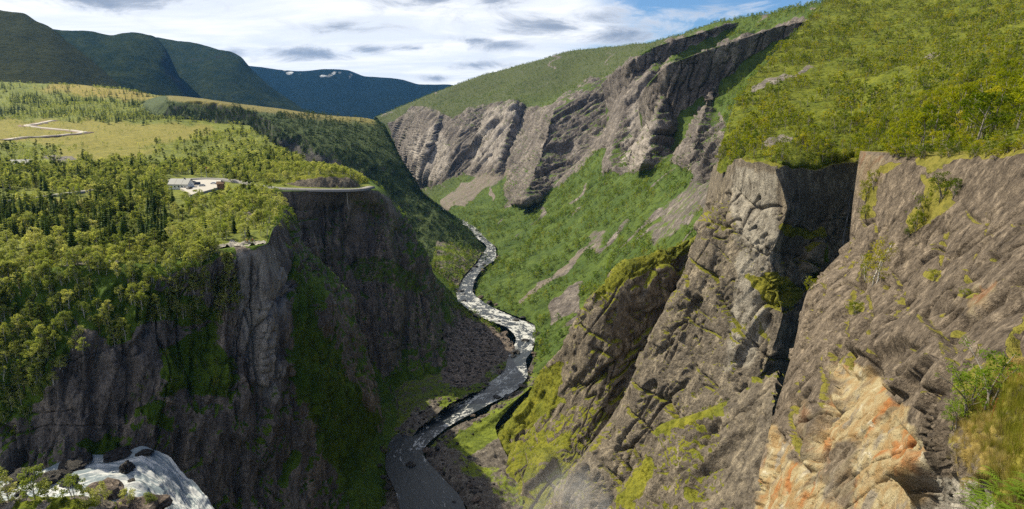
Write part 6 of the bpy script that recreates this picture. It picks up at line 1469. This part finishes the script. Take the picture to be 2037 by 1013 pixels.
terrain('grass_bank', g, M['near_wall'], 'grassy bank with stones at the lower right corner', dict(veg=paint(0.6, g, [([(1830, 780), (1905, 780), (1905, 960), (1830, 1040)], 0.05), ([(1880, 960), (1960, 960), (1990, 1040), (1850, 1040)], .15), ([(1880, 860), (1930, 860), (1960, 950), (1890, 950)], .45)], 3, 8, 25), dry=paint(.4, g, [([(1890, 840), (1990, 840), (2000, 930), (1900, 960)], 1.0)], 4), tint=Z0(g), pale=paint(0, g, [([(1860, 950), (1960, 950), (1990, 1040), (1840, 1040)], .8)], 3, 8, 25), scree=Z0(g)), (-1, -1, .6))
bpy.context.view_layer.update(); DEPS = bpy.context.evaluated_depsgraph_get()
def blade_mat(name, a, b): 
    return leaf_mat(name, a, b, b, .4)
M['grass_g'] = blade_mat('green_grass', (.17, .19, .02), (.28, .27, .045)); M['grass_d'] = blade_mat('dry_grass', (.33, .25, .10), (.42, .33, .15)); M['fern'] = blade_mat('fern_fronds', (.10, .17, .015), (.16, .24, .025)); M['dock'] = blade_mat('rust_seed_heads', (.28, .10, .04), (.35, .15, .06))
def tuft(seed, n=34):
    r = random.Random(seed); m = MB()
    for k in range(n):
        a = r.uniform(0, 6.28); b = Vector((math.cos(a), math.sin(a), 0)) * r.uniform(0, .35); lean = Vector((math.cos(a), math.sin(a), 0)) * r.uniform(.1, .5); h = r.uniform(.5, 1.0); s = Vector((-math.sin(a), math.cos(a), 0)) * .008
        p1 = b + lean * .3 + Vector((0, 0, h * .6)); p2 = b + lean + Vector((0, 0, h))
        m.poly([b - s, b + s, p1 + s * .8, p1 - s * .8]); m.poly([p1 - s * .8, p1 + s * .8, p2])
    return m
def frond(seed, n=9):
    r = random.Random(seed); m = MB()
    for k in range(n):
        a = 6.283 * k / n + r.uniform(-.3, .3); d = Vector((math.cos(a), math.sin(a), 0)); s = Vector((-d.y, d.x, 0)); L = r.uniform(.7, 1.0)
        for q in range(13):
            t = q / 13; p = d * L * t + Vector((0, 0, L * (1.15 * t - .95 * t * t))); w = .20 * (1 - t) ** .7 * (.35 + min(1, t * 5) * .65) * L
            for sg in (-1, 1):
                e = p + s * sg * w + d * .05 - Vector((0, 0, .03)); m.poly([p - d * .025, e, p + d * .035])
    return m
def stalk(seed):
    r = random.Random(seed); m = MB(); m.tube([(0, 0, 0), (.02, 0, .5), (.03, .02, 1.0)], [.008, .006, .003], 4)
    for k in range(40):
        z = r.uniform(.55, 1.0); leaf(m, Vector((.025 + r.uniform(-.03, .03), r.uniform(-.03, .03), z)), rv(r), .018, r)
    return m
for key, fn, mats in (('tuft_g', tuft, 'grass_g'), ('tuft_d', tuft, 'grass_d'), ('fernp', frond, 'fern'), ('stalkp', stalk, 'dock')):
    PROTO[key] = [(None, None, fn(700 + i).mesh(key, [M[mats]])) for i in range(4)]
def pts(poly, dens, seed, tn='grass_bank'): return scatter(tn, dens, pmask(tn, [(poly, 1.0)], 0, 8, 20), seed)
R_ = np.random.default_rng(9)
A = pts([(1930, 790), (1975, 745), (2060, 715), (2060, 1040), (1990, 1040), (1960, 900), (1920, 850)], 55, 1); B = pts([(1890, 830), (1960, 820), (2020, 880), (2010, 960), (1930, 980), (1900, 920)], 60, 2); C = pts([(1990, 780), (2060, 760), (2060, 900), (2000, 900)], 30, 3)
forest_object('grass', [('tuft_g', A, R_.uniform(.12, .30, len(A))), ('tuft_d', B, R_.uniform(.12, .28, len(B))), ('tuft_d', A[::3] + .03, R_.uniform(.15, .33, len(A[::3]))), ('tuft_g', C, R_.uniform(.25, .5, len(C)))], 'long green and straw coloured grass on the lower right bank')
FN = pts([(1960, 950), (2060, 920), (2060, 1040), (1930, 1040)], 3.2, 4); forest_object('fern_patch', [('fernp', FN, R_.uniform(.35, .65, len(FN)))], 'bright green ferns in the bottom right corner')
ST = pts([(1950, 790), (2060, 740), (2060, 900), (1960, 900)], 1.6, 5); forest_object('rust_stalks', [('stalkp', ST, R_.uniform(.5, .9, len(ST)))], 'rusty seed stalks standing among the grass')
plant('shrub', 'shrub_f', 1, 1968, 812, 130, 'leafy green shrub at the top of the grass bank', 'shrub', None, .9)
plant('shrub', 'shrub_f', 2, 1926, 822, 104, 'leafy shrub hanging over the left side of the grass bank', 'shrub', None, .95)
plant('shrub', 'shrub_f', 0, 1902, 856, 64, 'small shrub at the left foot of the grass bank', 'shrub', None, 1.0)
# sunny birches in front of the waterfall
for i, (px, py, h, lb) in enumerate([(70, 1020, 72, 'sunny pale birch left of the pool at bottom left'), (20, 1030, 60, 'sunny pale birch in the bottom left corner'), (150, 1022, 58, 'sunny birch in front of the rounded pool boulder'), (205, 1026, 46, 'small sunny birch before the big brown boulder'), (100, 1030, 60, 'leaning sunny birch between the bottom left birches'),
                                     (255, 1030, 40, 'low sunny birch at the foot of the brown block'), (300, 1034, 36, 'low sunny birch beneath the brown domed boulder'), (180, 1040, 50, 'bushy sunny birch at the bottom edge'), (-10, 1020, 70, 'sunny birch cut by the left picture edge')]):
    q = P(px, py - 18, 150)
    e = make_tree('birch_tree', 'birch_l', i % 6, q, 1.25 * h * 155 / FPX, i * 1.3, lb, None); e.scale = e.scale * 1.0
# ------------------------------------------------------------------ spray drifting up from the falls
def mist():
    bm = bmesh.new(); bmesh.ops.create_icosphere(bm, subdivisions=3, radius=1); me = bpy.data.meshes.new('mist'); bm.to_mesh(me); bm.free()
    m = bpy.data.materials.new('spray'); m.use_nodes = True; n = NT(m.node_tree); n.n.clear()
    o = n.new('ShaderNodeOutputMaterial'); v = n.new('ShaderNodeVolumePrincipled'); tc = n.new('ShaderNodeTexCoord')
    nd = n.new('ShaderNodeVectorMath', operation='LENGTH'); n.link(tc.outputs['Object'], nd.inputs[0])
    f = n.ramp(nd.outputs['Value'], 0.95, 0.1, 0.0, 1.0); nz = n.noise(tc.outputs['Object'], 2.2, 3, 0.55)
    n.link(n.math('MULTIPLY', n.math('MULTIPLY', f, n.ramp(nz, .35, .7)), 0.03), v.inputs['Density']); v.inputs['Color'].default_value = (.95, .95, .97, 1)
    n.link(v.outputs[0], o.inputs['Volume']); me.materials.append(m)
    ob = bpy.data.objects.new('mist', me); COL.objects.link(ob); ob.location = P(1130, 1040, 215); ob.scale = (30, 30, 34); ob['kind'] = 'stuff'; ob['label'] = 'thin waterfall spray drifting up from the gorge floor'
mist()
# ------------------------------------------------------------------ air
def haze():
    mb = MB(); mb.box((0, 4500, -5), (24000, 15000, 1600))
    m = bpy.data.materials.new('haze_air'); m.use_nodes = True; n = NT(m.node_tree); n.n.clear()
    o = n.new('ShaderNodeOutputMaterial'); v = n.new('ShaderNodeVolumePrincipled')
    v.inputs['Color'].default_value = (0.14, 0.44, 1.0, 1); v.inputs['Density'].default_value = 0.000016; v.inputs['Anisotropy'].default_value = 0.2
    n.link(v.outputs[0], o.inputs['Volume'])
    ob = bpy.data.objects.new('haze', mb.mesh('haze', [m])); COL.objects.link(ob); ob['kind'] = 'stuff'; ob['label'] = 'faint blue air haze over the far valley and mountains'
haze()
